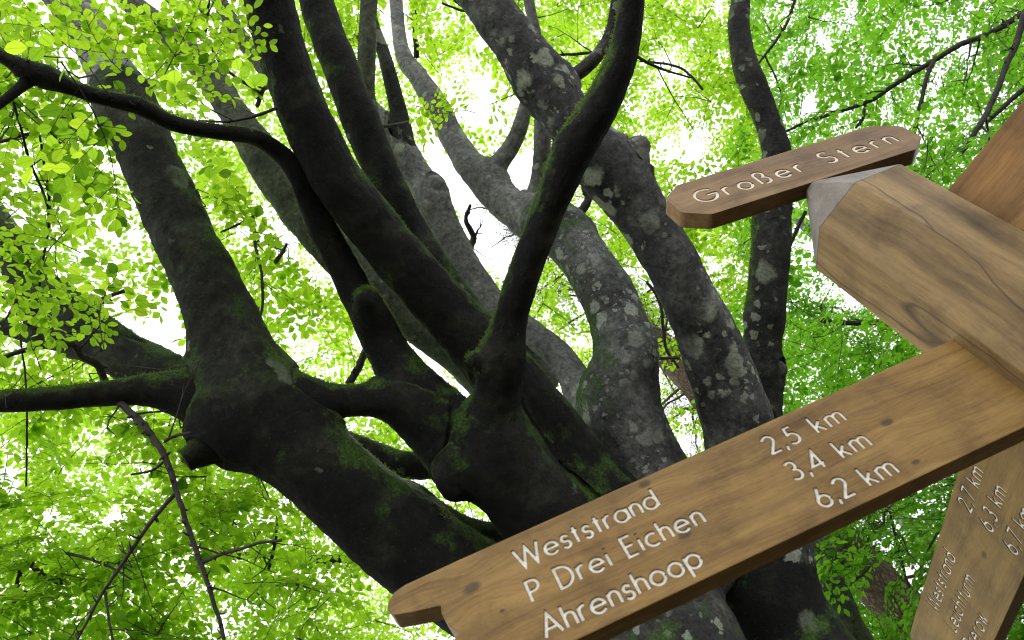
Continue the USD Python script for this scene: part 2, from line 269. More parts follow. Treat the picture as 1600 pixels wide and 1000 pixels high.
# ------------------------------------------------------------------ the ground
g = np.linspace(-1, 1, 81); g = np.sign(g) * np.abs(g) ** 2.2 * 400
gx, gy = np.meshgrid(g, g, indexing='ij')
gz = 0.12 * (meshkit.fbm(np.stack([gx * 0.3, gy * 0.3, 0 * gx], -1), 3, 4) - 0.5) * np.clip(np.hypot(gx, gy) / 3, 0, 1) - 0.003
idx = np.arange(81 * 81).reshape(81, 81)
gf = np.stack([idx[:-1, :-1], idx[1:, :-1], idx[1:, 1:], idx[:-1, 1:]], -1).reshape(-1, 4)
p, _ = obj('forest_floor', (np.stack([gx, gy, gz], -1).reshape(-1, 3), gf), GROUND, smooth=True)
tag(stage.GetPrimAtPath(p), 'brown forest floor of leaf litter and low green growth', 'ground', kind='structure')

# ------------------------------------------------------------------ limbs
def catmull(P, step):
    P = np.asarray(P, float)
    E = np.vstack([2 * P[0] - P[1], P, 2 * P[-1] - P[-2]])
    out = []
    for i in range(1, len(E) - 2):
        a, b, c, d = E[i - 1:i + 3]
        n = max(2, int(np.ceil(np.linalg.norm((c - b)[:3]) / step)))
        t = np.linspace(0, 1, n, endpoint=False)[:, None]
        out.append(0.5 * (2 * b + (c - a) * t + (2 * a - 5 * b + 4 * c - d) * t ** 2 + (3 * b - a - 3 * c + d) * t ** 3))
    return np.vstack(out + [P[-1:]])


def tube(C, r, sides, close=True, twist=None):
    """A tube of rings about the centres C; returns vertices, triangles and the outward directions."""
    C = np.asarray(C); n = len(C)
    T = np.gradient(C, axis=0); T /= np.linalg.norm(T, axis=1, keepdims=True) + 1e-12
    u = np.cross(T[0], [0.3, 0.1, 1.0]); u /= np.linalg.norm(u)
    U = np.empty_like(C)
    for i in range(n):
        u = u - T[i] * (u @ T[i]); u /= np.linalg.norm(u); U[i] = u
    V = np.cross(T, U)
    a = np.linspace(0, 2 * np.pi, sides, endpoint=False)
    D = U[:, None] * np.cos(a)[None, :, None] + V[:, None] * np.sin(a)[None, :, None]
    X = C[:, None] + D * np.asarray(r)[:, None, None]
    i, j = np.meshgrid(np.arange(n - 1), np.arange(sides), indexing='ij'); k = (j + 1) % sides
    q = np.stack([i * sides + j, i * sides + k, (i + 1) * sides + k, (i + 1) * sides + j], -1).reshape(-1, 4)
    F = np.vstack([q[:, [0, 1, 2]], q[:, [0, 2, 3]]])
    X, D = X.reshape(-1, 3), D.reshape(-1, 3)
    if close:
        X = np.vstack([X, C[0], C[-1]]); D = np.vstack([D, -T[0], T[-1]])
        s = np.arange(sides); k = (s + 1) % sides
        F = np.vstack([F, np.stack([k, s, np.full(sides, n * sides)], -1), np.stack([(n - 1) * sides + s, (n - 1) * sides + k, np.full(sides, n * sides + 1)], -1)])
    return X, F, D


# name: (look, joined with, [(x, y, width, depth), ...]) traced in the photograph and set out in depth; broken = ends in a stub
LIMBS = {
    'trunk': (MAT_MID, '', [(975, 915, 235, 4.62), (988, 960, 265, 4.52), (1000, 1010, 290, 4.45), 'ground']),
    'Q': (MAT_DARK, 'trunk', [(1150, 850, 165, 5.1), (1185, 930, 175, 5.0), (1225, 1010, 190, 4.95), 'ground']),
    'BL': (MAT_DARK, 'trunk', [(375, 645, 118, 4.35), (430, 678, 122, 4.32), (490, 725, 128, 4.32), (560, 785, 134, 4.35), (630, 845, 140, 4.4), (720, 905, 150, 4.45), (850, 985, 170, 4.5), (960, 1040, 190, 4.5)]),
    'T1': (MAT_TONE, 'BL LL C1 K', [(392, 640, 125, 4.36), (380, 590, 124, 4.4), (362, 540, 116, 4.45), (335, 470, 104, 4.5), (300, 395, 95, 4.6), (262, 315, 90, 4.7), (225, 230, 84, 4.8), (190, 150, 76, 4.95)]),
    'T1b': (MAT_GREY_GLARE, 'T1', [(205, 190, 70, 5.0), (185, 140, 68, 5.05), (150, 70, 64, 5.3), (105, 0, 62, 5.6), (60, -70, 60, 6.0)]),
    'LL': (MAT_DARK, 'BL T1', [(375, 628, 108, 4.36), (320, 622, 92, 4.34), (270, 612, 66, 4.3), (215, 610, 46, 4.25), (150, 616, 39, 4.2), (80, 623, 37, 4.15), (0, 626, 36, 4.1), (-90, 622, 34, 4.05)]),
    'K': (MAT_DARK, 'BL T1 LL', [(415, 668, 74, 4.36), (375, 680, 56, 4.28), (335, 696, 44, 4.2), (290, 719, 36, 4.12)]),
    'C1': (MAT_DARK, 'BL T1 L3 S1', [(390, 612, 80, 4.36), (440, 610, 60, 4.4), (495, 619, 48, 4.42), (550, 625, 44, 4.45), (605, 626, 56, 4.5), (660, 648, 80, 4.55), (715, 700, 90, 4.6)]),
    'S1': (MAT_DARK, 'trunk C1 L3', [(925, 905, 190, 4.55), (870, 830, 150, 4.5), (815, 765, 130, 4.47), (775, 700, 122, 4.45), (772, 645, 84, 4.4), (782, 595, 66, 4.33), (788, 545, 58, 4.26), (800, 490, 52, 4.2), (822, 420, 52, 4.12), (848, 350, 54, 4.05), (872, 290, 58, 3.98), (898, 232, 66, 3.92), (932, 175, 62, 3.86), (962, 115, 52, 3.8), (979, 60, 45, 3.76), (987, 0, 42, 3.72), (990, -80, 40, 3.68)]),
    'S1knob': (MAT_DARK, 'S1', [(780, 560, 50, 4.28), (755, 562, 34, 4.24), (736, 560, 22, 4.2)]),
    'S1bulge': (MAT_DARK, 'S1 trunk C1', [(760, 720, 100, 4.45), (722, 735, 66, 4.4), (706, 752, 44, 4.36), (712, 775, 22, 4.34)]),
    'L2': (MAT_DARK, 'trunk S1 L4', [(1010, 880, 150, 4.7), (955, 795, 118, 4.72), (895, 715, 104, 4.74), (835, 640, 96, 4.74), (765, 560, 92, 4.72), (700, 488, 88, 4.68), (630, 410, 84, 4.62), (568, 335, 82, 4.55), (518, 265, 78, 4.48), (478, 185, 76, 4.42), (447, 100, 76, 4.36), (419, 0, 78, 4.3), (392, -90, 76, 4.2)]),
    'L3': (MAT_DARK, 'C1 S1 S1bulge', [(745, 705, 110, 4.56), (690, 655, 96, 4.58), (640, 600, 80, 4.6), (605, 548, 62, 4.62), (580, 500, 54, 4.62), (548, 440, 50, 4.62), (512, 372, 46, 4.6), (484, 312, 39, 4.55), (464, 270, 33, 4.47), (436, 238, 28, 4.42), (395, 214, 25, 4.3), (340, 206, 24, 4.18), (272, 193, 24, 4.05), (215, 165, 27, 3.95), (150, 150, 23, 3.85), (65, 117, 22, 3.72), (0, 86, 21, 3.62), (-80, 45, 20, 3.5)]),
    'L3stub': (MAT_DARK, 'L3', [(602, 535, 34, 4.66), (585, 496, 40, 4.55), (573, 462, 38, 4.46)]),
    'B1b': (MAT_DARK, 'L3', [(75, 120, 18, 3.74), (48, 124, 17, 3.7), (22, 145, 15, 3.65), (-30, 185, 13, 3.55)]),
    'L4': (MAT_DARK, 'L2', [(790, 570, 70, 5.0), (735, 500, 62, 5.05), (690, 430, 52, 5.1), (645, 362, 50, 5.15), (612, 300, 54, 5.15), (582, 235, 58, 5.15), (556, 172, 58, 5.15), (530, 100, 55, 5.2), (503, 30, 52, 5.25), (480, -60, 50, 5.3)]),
    'T3': (MAT_GREEN, 'L2', [(800, 640, 60, 5.5), (720, 565, 52, 5.6), (650, 512, 52, 5.65), (580, 448, 60, 5.7), (510, 375, 70, 5.75), (450, 298, 70, 5.8), (405, 235, 58, 5.85), (362, 172, 46, 5.95), (325, 115, 42, 6.1), (270, 60, 36, 6.3), (200, 0, 32, 6.6), (140, -60, 28, 7.0)]),
    'T3b': (MAT_GREEN, 'T3', [(470, 200, 28, 6.2), (430, 130, 27, 6.3), (402, 92, 26, 6.4), (368, 45, 24, 6.6), (330, -20, 22, 6.9)]),
    'T2': (MAT_TONE, 'BL', [(330, 640, 70, 4.8), (275, 600, 66, 5.0), (225, 578, 64, 5.1), (165, 545, 66, 5.2), (110, 505, 66, 5.35), (60, 450, 62, 5.5), (15, 385, 58, 5.7), (-40, 310, 54, 6.0)]),
    'T2b': (MAT_DARK, 'T2', [(290, 590, 26, 5.0), (250, 560, 22, 5.05), (205, 530, 20, 5.15), (150, 490, 17, 5.3), (100, 465, 13, 5.45)]),
    'T2c': (MAT_TONE, 'T2', [(110, 535, 34, 5.3), (70, 530, 28, 5.3), (30, 518, 26, 5.35), (-40, 495, 24, 5.4)]),
    'M1': (MAT_GREEN, 'L4', [(620, 290, 30, 5.6), (590, 215, 28, 5.65), (573, 150, 27, 5.7), (573, 80, 28, 5.7), (577, 0, 27, 5.75), (580, -60, 25, 5.8)]),
    'M2': (MAT_MID, 'M3', [(640, 262, 30, 6.6), (632, 215, 28, 6.6), (616, 145, 25, 6.6), (600, 85, 21, 6.6), (585, 40, 16, 6.6), (575, 0, 13, 6.6)]),
    'M3': (MAT_GREY_GLARE, 'L2', [(850, 590, 50, 6.0), (790, 510, 52, 6.1), (752, 455, 50, 6.2), (720, 405, 52, 6.3), (692, 355, 54, 6.4), (668, 302, 46, 6.5), (640, 258, 36, 6.6), (605, 205, 28, 6.7), (575, 160, 22, 6.8)]),
    'M3knob': (MAT_GREY_GLARE, 'M3', [(672, 312, 40, 6.45), (680, 296, 30, 6.4), (684, 284, 22, 6.38)]),
    'LC1': (MAT_LICH1, 'trunk', [(1075, 850, 175, 4.95), (1025, 765, 140, 5.0), (995, 705, 126, 5.05), (976, 650, 122, 5.1), (972, 600, 116, 5.15), (977, 550, 102, 5.2), (965, 500, 90, 5.3), (943, 450, 84, 5.4), (910, 398, 76, 5.55), (875, 358, 68, 5.8), (848, 345, 58, 6.0)]),
    'M4': (MAT_GREY_GLARE, 'LC1', [(885, 368, 64, 5.75), (850, 347, 60, 6.0), (800, 325, 56, 6.3), (765, 290, 54, 6.5), (730, 252, 46, 6.7), (705, 212, 40, 6.9), (684, 170, 38, 7.1), (655, 122, 32, 7.3), (632, 90, 26, 7.5), (622, 40, 22, 7.8), (615, -60, 18, 8.2)]),
    'M4b': (MAT_GREY_GLARE, 'M4', [(770, 285, 36, 6.5), (778, 258, 30, 6.5), (797, 232, 28, 6.5), (812, 200, 25, 6.5), (822, 160, 20, 6.5), (830, 110, 15, 6.5)]),
    'M5': (MAT_GREY_GLARE, 'M4', [(820, 345, 34, 6.15), (838, 300, 28, 6.1), (846, 250, 27, 6.05), (848, 195, 26, 6.0), (845, 130, 22, 6.0), (838, 60, 18, 6.0), (826, 0, 16, 6.0), (815, -60, 14, 6.0)]),
    'LC3': (MAT_GREY_GLARE, 'LC1', [(930, 660, 60, 5.2), (905, 612, 54, 5.4), (882, 565, 46, 5.6), (845, 532, 42, 5.8), (805, 500, 38, 6.0), (760, 470, 34, 6.2)]),
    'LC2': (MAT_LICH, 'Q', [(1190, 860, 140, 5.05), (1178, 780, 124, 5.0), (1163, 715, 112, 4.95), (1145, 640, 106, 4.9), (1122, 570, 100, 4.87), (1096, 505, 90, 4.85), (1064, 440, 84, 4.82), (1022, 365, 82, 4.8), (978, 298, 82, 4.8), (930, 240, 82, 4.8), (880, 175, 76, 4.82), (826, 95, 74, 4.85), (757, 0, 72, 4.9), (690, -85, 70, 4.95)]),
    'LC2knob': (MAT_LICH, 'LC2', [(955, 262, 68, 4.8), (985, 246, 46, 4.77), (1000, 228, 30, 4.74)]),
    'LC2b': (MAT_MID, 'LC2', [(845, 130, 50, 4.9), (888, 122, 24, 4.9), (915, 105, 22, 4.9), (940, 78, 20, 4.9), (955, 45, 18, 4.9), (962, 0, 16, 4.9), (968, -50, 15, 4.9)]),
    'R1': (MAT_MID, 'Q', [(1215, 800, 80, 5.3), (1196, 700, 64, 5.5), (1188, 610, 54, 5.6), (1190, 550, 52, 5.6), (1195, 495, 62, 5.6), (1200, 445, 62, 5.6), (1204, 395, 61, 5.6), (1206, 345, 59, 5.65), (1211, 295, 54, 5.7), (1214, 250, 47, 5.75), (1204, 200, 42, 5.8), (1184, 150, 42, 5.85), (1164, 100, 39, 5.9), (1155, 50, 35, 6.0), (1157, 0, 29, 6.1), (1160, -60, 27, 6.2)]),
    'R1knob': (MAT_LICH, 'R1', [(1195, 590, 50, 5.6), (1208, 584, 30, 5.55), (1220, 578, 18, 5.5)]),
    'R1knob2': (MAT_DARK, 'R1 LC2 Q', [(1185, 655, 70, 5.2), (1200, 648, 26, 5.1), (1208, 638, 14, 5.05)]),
    'Z1': (MAT_DARK, 'trunk', [(745, 742, 50, 5.3), (690, 729, 42, 5.3), (640, 727, 42, 5.3), (590, 712, 40, 5.35), (540, 690, 36, 5.4)]),
    'Z2': (MAT_GREEN, 'BL trunk', [(860, 860, 46, 4.9), (800, 838, 38, 4.9), (745, 830, 36, 4.85), (700, 810, 34, 4.75), (650, 780, 36, 4.6)]),
    'Z3': (MAT_GREY_GLARE, 'trunk', [(860, 850, 40, 5.6), (815, 826, 26, 5.8), (780, 825, 22, 6.0), (740, 838, 18, 6.2)]),
}
LABELS = {'trunk': None}
BASE = at(np.array(1010.0), np.array(1030.0), np.array(4.45))
ORIGIN = np.array([BASE[0], BASE[1], 0.0])
TREE = thing('beech_tree', 'old many-stemmed beech with dark mossy and lichened limbs behind the wooden signpost', 'tree', ORIGIN)

raw = {}
for name, (look, joined, pts) in LIMBS.items():
    rows = [p for p in pts if p != 'ground']
    a = np.array(rows, float)
    P = at(a[:, 0], a[:, 1], a[:, 3]); r = a[:, 2] / 2 * a[:, 3] / FPX
    if 'ground' in pts:
        e, er = P[-1], r[-1]
        for k, s in ((0.55, 1.0), (0.25, 1.12), (0.08, 1.4), (-0.02, 1.7)):
            P = np.vstack([P, [e[0], e[1], e[2] * k if k > 0 else -0.1]]); r = np.append(r, er * s)
    Q = catmull(np.hstack([P, r[:, None]]), 0.028)
    raw[name] = (Q[:, :3], np.maximum(Q[:, 3], 0.004))


def sdf(P, name):
    C, r = raw[name]; C, r = C[::3], r[::3]
    A, B, ra, rb = C[:-1], C[1:], r[:-1], r[1:]
    best, grad = np.full(len(P), 9.0), np.zeros((len(P), 3))
    for a, b, x, y in zip(A, B, ra, rb):
        ab = b - a; t = np.clip((P - a) @ ab / (ab @ ab), 0, 1)
        d = P - (a + t[:, None] * ab); L = np.linalg.norm(d, axis=1); s = L - (x + t * (y - x))
        m = s < best
        best[m] = s[m]; grad[m] = d[m] / np.maximum(L[m], 1e-9)[:, None]
    return best, grad


joins = {n: set() for n in LIMBS}
for n, (_, j, _) in LIMBS.items():
    for o in j.split():
        if o in LIMBS:
            joins[n].add(o); joins[o].add(n)
limb_depth = []                                # (x, y, width, depth) samples, used to keep leaves out of the wood
moss_points = []
DARKNAMES = ('K',)
for name, (look, joined, pts) in LIMBS.items():
    C, r = raw[name]
    sides = int(np.clip(2 * np.pi * r.max() / 0.022, 14, 84))
    # rounded ends
    k = max(4, int(r[-1] / 0.02)); tt = np.linspace(0, 1, k + 1)[1:]
    T = C[-1] - C[-2]; T /= np.linalg.norm(T)
    flat = 0.10 if name in DARKNAMES else 0.7
    C2 = np.vstack([C, C[-1] + T * (np.sin(tt * np.pi / 2) * r[-1] * flat)[:, None]]); r2 = np.append(r, np.maximum(r[-1] * np.cos(tt * np.pi / 2), 0.002))
    if 'ground' not in pts:
        T0 = C[0] - C[1]; T0 /= np.linalg.norm(T0); ts = tt[::-1]
        C2 = np.vstack([C[0] + T0 * (np.sin(ts * np.pi / 2) * r[0])[:, None], C2]); r2 = np.append(np.maximum(r[0] * np.cos(ts * np.pi / 2), 0.002), r2)
    else:
        T0 = C[0] - C[1]; T0 /= np.linalg.norm(T0); ts = tt[::-1]
        if name == 'trunk' or name == 'Q':
            C2 = np.vstack([C[0] + T0 * (np.sin(ts * np.pi / 2) * r[0] * 0.6)[:, None], C2]); r2 = np.append(np.maximum(r[0] * np.cos(ts * np.pi / 2), 0.002), r2)
    V, F, D = tube(C2, r2, sides)
    endcap = np.arange(len(V)) >= len(V) - 2 - sides * (len(tt) + 2); endcap[-2] = False
    lo, hi = V.min(0) - 0.3, V.max(0) + 0.3
    near = [o for o in joins[name] if ((raw[o][0].max(0) + 0.4 > lo) & (raw[o][0].min(0) - 0.4 < hi)).all()]
    if near:
        kk = float(np.clip(0.55 * np.median(r), 0.02, 0.075))
        for it in range(4):
            ds, gs = zip(*[sdf(V, o) for o in [name] + near])
            ds, gs = np.array(ds), np.array(gs)
            w = np.exp(-np.clip(ds / kk, -30, 30)); tot = w.sum(0)
            Fv = -kk * np.log(np.maximum(tot, 1e-12)); G = (w[..., None] * gs).sum(0) / tot[:, None]
            deep = ds[1:].min(0) < -0.05
            g2 = np.maximum((G ** 2).sum(1), 0.15)
            step = np.clip(-Fv, -0.02, 0.05)
            other = ds[1:].min(0); sink = np.clip((ds[0] - other - 0.004) / 0.06, 0, 1) * 0.03
            far = (ds[1:].min(0) > kk * 5) | (endcap & (name in DARKNAMES))
            V = V + G * np.where(deep | far, 0, step / g2)[:, None]
            if it == 3:
                Dn = G / np.maximum(np.linalg.norm(G, axis=1, keepdims=True), 1e-9)
                D = np.where(far[:, None], D, Dn)
                V = V - D * np.where(far, 0, sink)[:, None]
    rv = np.append(np.repeat(r2, sides), [r2[0], r2[-1]])
    big = meshkit.fbm(V * 3.1, 3, 11) - 0.5
    mid = meshkit.fbm(V * 11.0, 3, 5) - 0.5
    fine = meshkit.fbm(V * 42.0, 2, 8) - 0.5
    ringi = np.append(np.repeat(np.arange(len(C2)), sides), [0, len(C2) - 1]) * 0.028
    fine = fine + 0.55 * (np.abs(meshkit.fbm(np.stack([ringi * 17.0, V[:, 0] * 3.0 + V[:, 1] * 3.0, V[:, 2] * 3.0 + len(name)], 1), 3, 31) - 0.5) * 2 - 0.3)
    V = V + D * (big * np.minimum(rv * 0.28, 0.05) + mid * np.minimum(rv * 0.10, 0.018) + fine * np.minimum(rv * 0.08, 0.011))[:, None]
    kind = 'trunk' if name in ('trunk', 'Q') else ('branch' if np.median(r) < 0.05 else 'limb') if not name.startswith(('S1knob', 'S1bulge', 'LC2knob', 'R1knob', 'M3knob', 'K', 'L3stub')) else 'stub'
    lab = {'T1': 'thick limb rising to a broken top at upper left', 'S1': 'slender dark limb curving up in front of the others', 'LC2': 'long limb patched with pale lichen', 'LC1': 'grey limb with round lichen spots and a hollow',
           'L3': 'dark limb that thins to a bare branch reaching far left', 'K': 'sawn stub with a dark cut end', 'LL': 'level limb reaching to the left'}.get(name)
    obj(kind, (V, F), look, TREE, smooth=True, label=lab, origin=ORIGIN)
    x, y, z = pixel(C); limb_depth.append(np.stack([x, y, 2 * r * FPX / z, z], 1))
    # moss on the upper sides
    if look in (MAT_DARK, MAT_MID, MAT_GREEN):
        n = int(min(26000, 2 * np.pi * np.sum(r[:-1] * np.linalg.norm(np.diff(C, axis=0), axis=1)) * 13000))
        rng = np.random.default_rng(len(moss_points) + 50)
        ii = rng.integers(0, len(V) - 2, n)
        up = D[ii][:, 2] + 0.9 * (meshkit.fbm(V[ii] * 5.0, 3, 21) - 0.42)
        ii = ii[(up > 0.22)]
        moss_points.append((V[ii] + rng.normal(0, 0.007, (len(ii), 3)), D[ii]))
limb_depth = np.vstack(limb_depth)
WOODY = [raw[n][0][::4] for n in LIMBS if np.median(raw[n][1]) < 0.09]       # where leafy twigs can start

# moss blades
mp = np.vstack([m[0] for m in moss_points]); mn = np.vstack([m[1] for m in moss_points])
rng = np.random.default_rng(3)
n = len(mp)
d = mn + rng.normal(0, 0.55, (n, 3)) + [0, 0, 0.1]; d /= np.linalg.norm(d, axis=1, keepdims=True)
s = np.cross(d, rng.normal(0, 1, (n, 3))); s /= np.linalg.norm(s, axis=1, keepdims=True)
L = rng.uniform(0.006, 0.017, n)[:, None]; wd = rng.uniform(0.0018, 0.004, n)[:, None]
b0 = mp - mn * 0.004
mv = np.stack([b0 - s * wd, b0 + s * wd, b0 + d * L], 1).reshape(-1, 3)
obj('moss', (mv, np.arange(3 * n).reshape(-1, 3)), MOSS, TREE, kind='stuff', origin=ORIGIN)

# ------------------------------------------------------------------ thin bare branches of the beech (x, y, width, depth)
RAIL = []


def stick(name, parent, pts, look=MAT_TWIG, origin=ORIGIN, seed=0, rough=0.25, label=None, spur=0):
    a = np.array(pts, float); P = at(a[:, 0], a[:, 1], a[:, 3]); r = a[:, 2] / 2 * a[:, 3] / FPX
    Q = catmull(np.hstack([P, r[:, None]]), 0.03)
    C, r = Q[:, :3], np.maximum(Q[:, 3], 0.0012)
    RAIL.append(C[::3])
    rg = np.random.default_rng(seed + 900)
    C = C + (meshkit.noise(np.stack([C[:, 0] * 9 + 7 * i for i in range(3)], -1) + C * 8, seed)[:, None] - 0.5) * 0.0 + (np.stack([meshkit.fbm(C * 7 + 13.7 * i, 3, seed + i) for i in range(3)], -1) - 0.5) * np.minimum(0.03, 1.2 * np.median(r) + 0.008)
    V, F, D = tube(C, r, 9)
    V = V + D * ((meshkit.fbm(V * 45, 2, 3) - 0.5) * rough * 2 * np.append(np.repeat(r, 9), [0, 0]))[:, None]
    parts = [(V, F)]
    for _ in range(max(1, len(C) // 12) if spur else 0):          # side twigs that fork once more
        i = rg.integers(1, len(C) - 2); t = C[i + 1] - C[i]; t /= np.linalg.norm(t)
        dr = t * 0.7 + np.cross(t, rg.normal(0, 1, 3)) * 0.8; dr /= np.linalg.norm(dr); Lr = rg.uniform(0.15, 0.5); u = np.linspace(0, 1, 8)[:, None]
        ln = C[i] + dr * Lr * u + t * 0.15 * Lr * u ** 2 + rg.normal(0, 0.008, (8, 3)) * u
        parts.append(tube(ln, np.linspace(r[i] * 0.5, 0.0014, 8), 4)[:2]); RAIL.append(ln[::2])
        for k in (3, 5):
            d2 = dr * 0.6 + np.cross(dr, rg.normal(0, 1, 3)) * 0.7; l2 = ln[k] + d2 * Lr * 0.4 * u[::2] + rg.normal(0, 0.005, (4, 3)) * u[::2]
            parts.append(tube(l2, np.linspace(r[i] * 0.3, 0.001, 4), 3)[:2])
    for _ in range(spur):                     # short knobbly fruiting spurs
        i = rg.integers(2, len(C) - 2); dr = rg.normal(0, 1, 3); dr /= np.linalg.norm(dr)
        Lr = rg.uniform(0.015, 0.06)
        parts.append(tube(np.array([C[i], C[i] + dr * Lr * 0.6, C[i] + dr * Lr + [0, 0, 0.008]]), np.array([r[i] * 0.6, r[i] * 0.5, r[i] * 0.22]), 5)[:2])
    vs, fs, o = [], [], 0
    for v, f in parts:
        vs.append(v); fs.append(f + o); o += len(v)
    obj(name, (np.vstack(vs), np.vstack(fs)), look, parent, smooth=True, origin=origin, label=label)


STICKS = [
    ([(185, 625, 11, 4.2), (212, 652, 11, 4.12), (240, 685, 10, 4.05), (260, 718, 10, 4.0), (274, 762, 9, 3.95), (290, 812, 8, 3.9), (310, 868, 8, 3.85), (328, 925, 7, 3.8), (350, 1000, 6, 3.75), (365, 1060, 5, 3.7)], 40),
    ([(276, 768, 7, 3.95), (248, 800, 6.5, 3.92), (222, 835, 6, 3.9), (200, 868, 6, 3.88), (165, 920, 5, 3.85), (120, 1000, 4, 3.8), (90, 1050, 4, 3.78)], 26),
    ([(165, 925, 4.5, 3.85), (170, 965, 4, 3.8), (176, 1010, 3.5, 3.75)], 4),
    ([(258, 690, 6, 4.02), (275, 680, 5, 4.0), (296, 676, 4, 3.98)], 3), ([(258, 720, 4, 4.0), (238, 735, 4, 3.98), (205, 742, 3, 3.95)], 3),
    ([(310, 882, 6, 3.85), (350, 865, 5.5, 3.84), (400, 850, 5, 3.83), (440, 845, 4, 3.82)], 6),
    ([(165, 598, 12, 4.5), (152, 570, 12, 4.45), (125, 555, 11, 4.4), (112, 538, 10, 4.35), (70, 540, 9, 4.3), (35, 548, 8, 4.25), (0, 560, 7, 4.2), (-40, 570, 6, 4.15)], 10),
    ([(60, 488, 14, 4.6), (35, 475, 13, 4.55), (0, 470, 13, 4.5), (-50, 466, 12, 4.4)], 4),
    ([(195, 455, 7, 5.0), (160, 465, 6, 4.9), (135, 470, 5, 4.8)], 2),
    ([(395, 340, 5, 5.1), (400, 385, 5, 5.0), (410, 440, 5, 4.9), (408, 490, 4, 4.8), (400, 530, 3, 4.7)], 14),
    ([(396, 338, 5, 5.1), (370, 350, 4, 5.05), (345, 362, 3, 5.0)], 3), ([(430, 410, 8, 5.6), (440, 398, 6, 5.5), (448, 380, 4, 5.4)], 2),
    ([(432, 168, 5, 4.3), (395, 182, 5, 4.25), (350, 190, 4, 4.2), (310, 188, 3, 4.15)], 5),
    ([(402, 165, 7, 4.9), (410, 142, 7, 4.8), (425, 135, 5, 4.7)], 4), ([(408, 145, 5, 4.8), (375, 125, 5, 4.75), (345, 100, 5, 4.7), (320, 60, 5, 4.6), (285, 20, 5, 4.5), (260, -20, 5, 4.4)], 8),
    ([(320, 55, 4, 4.6), (325, 20, 4, 4.55), (330, -20, 3, 4.5)], 2),
    ([(60, 455, 4, 4.2), (75, 340, 4, 4.0), (50, 260, 4, 3.9), (20, 160, 4, 3.75)], 4), ([(80, 340, 4, 4.0), (62, 210, 3.5, 3.9)], 2), ([(0, 222, 6, 3.9), (50, 208, 5, 3.9), (125, 198, 4, 3.9)], 4),
    ([(640, 190, 7, 5.9), (620, 195, 6, 5.8), (595, 197, 5, 5.7)], 2), ([(560, 60, 8, 6.4), (535, 65, 7, 6.2), (510, 70, 6, 6.0)], 2), ([(652, 90, 9, 7.4), (648, 40, 8, 7.3), (653, -20, 7, 7.2)], 2),
    ([(560, 570, 12, 6.4), (572, 545, 11, 6.4), (580, 520, 8, 6.4)], 2), ([(545, 600, 14, 6.4), (560, 575, 12, 6.4), (570, 548, 9, 6.4)], 2), ([(735, 385, 12, 6.8), (740, 370, 10, 6.7), (728, 345, 7, 6.6), (735, 320, 5, 6.5)], 4),
    ([(905, 335, 14, 6.2), (918, 310, 13, 6.2), (912, 290, 11, 6.2)], 1), ([(1098, 140, 4, 5.4), (1060, 105, 4, 5.4), (1000, 95, 4, 5.4)], 4), ([(940, 82, 5, 5.2), (900, 84, 5, 5.2), (870, 86, 4, 5.2)], 4),
    ([(710, 0, 5, 5.2), (730, 18, 4, 5.2), (690, 5, 4, 5.2)], 0), ([(980, 80, 6, 3.9), (1040, 110, 4, 3.95), (1080, 120, 3, 4.0)], 4),
    ([(650, 460, 10, 6.3), (630, 490, 9, 6.2), (615, 500, 7, 6.1)], 0), ([(40, 870, 8, 4.6), (28, 905, 7, 4.6), (20, 945, 6, 4.6)], 3), ([(38, 868, 8, 4.6), (60, 895, 9, 4.6), (98, 912, 10, 4.6)], 3),
    ([(25, 480, 3, 4.4), (42, 620, 3, 4.3), (40, 760, 3, 4.2)], 6), ([(105, 865, 5, 4.4), (160, 880, 4, 4.3), (205, 905, 3, 4.2)], 4),
    ([(420, 890, 5, 5), (430, 850, 5, 5), (433, 810, 4, 5)], 4), ([(560, 872, 16, 7.4), (480, 874, 14, 7.3), (420, 870, 13, 7.2), (345, 868, 12, 7.1), (300, 880, 10, 7.0)], 4),
    ([(1010, 440, 5, 6.2), (1030, 470, 5, 6.2), (1040, 540, 5, 6.2), (1060, 575, 4, 6.2)], 3), ([(1060, 560, 6, 5.6), (1030, 560, 5, 5.7)], 0),
]
for i, (pts, sp) in enumerate(STICKS):
    stick('twig', TREE, pts, seed=i * 7, spur=sp)

# ------------------------------------------------------------------ foliage
XS = np.arange(0, 1700, 100.0)
COVER = np.array([   # share of the view that leaves cover, per 100 pixels of the photograph; -1 deep dark
    [.88, .88, .84, .82, .82, .72, .62, .74, .72, .76, .68, .72, .72, .66, .62, .78],
    [.92, .92, .88, .82, .82, .70, .50, .16, .55, .80, .80, .76, .72, .62, .66, .78],
    [.88, .68, .78, .86, .82, .52, .18, .03, .42, .76, .82, .80, .80, .72, .80, .84],
    [.88, .60, .64, .78, .82, .58, .25, .06, .45, .70, .75, .80, .82, .84, .84, .85],
    [.84, .56, .60, .80, .66, .46, .36, .40, .70, .60, .50, .76, .86, .86, .86, .86],
    [.84, .72, .70, .78, .66, .36, .42, .50, .55, .55, .50, .80, .86, .92, .90, .90],
    [.92, .76, .86, .88, .84, .62, .46, .45, .60, .50, .36, .72, .92, .94, .92, .92],
    [.92, .74, .92, .92, .92, .78, .36, .46, .50, .50, .60, .72, .90, .90, .90, .90],
    [.92, .88, .88, .88, .88, .82, .62, .60, .60, .60, .60, .70, .74, .88, .92, .92],
    [.95, .92, .88, .88, .88, .78, .46, .50, .60, .60, .60, .70, .82, .92, .92, .90]])
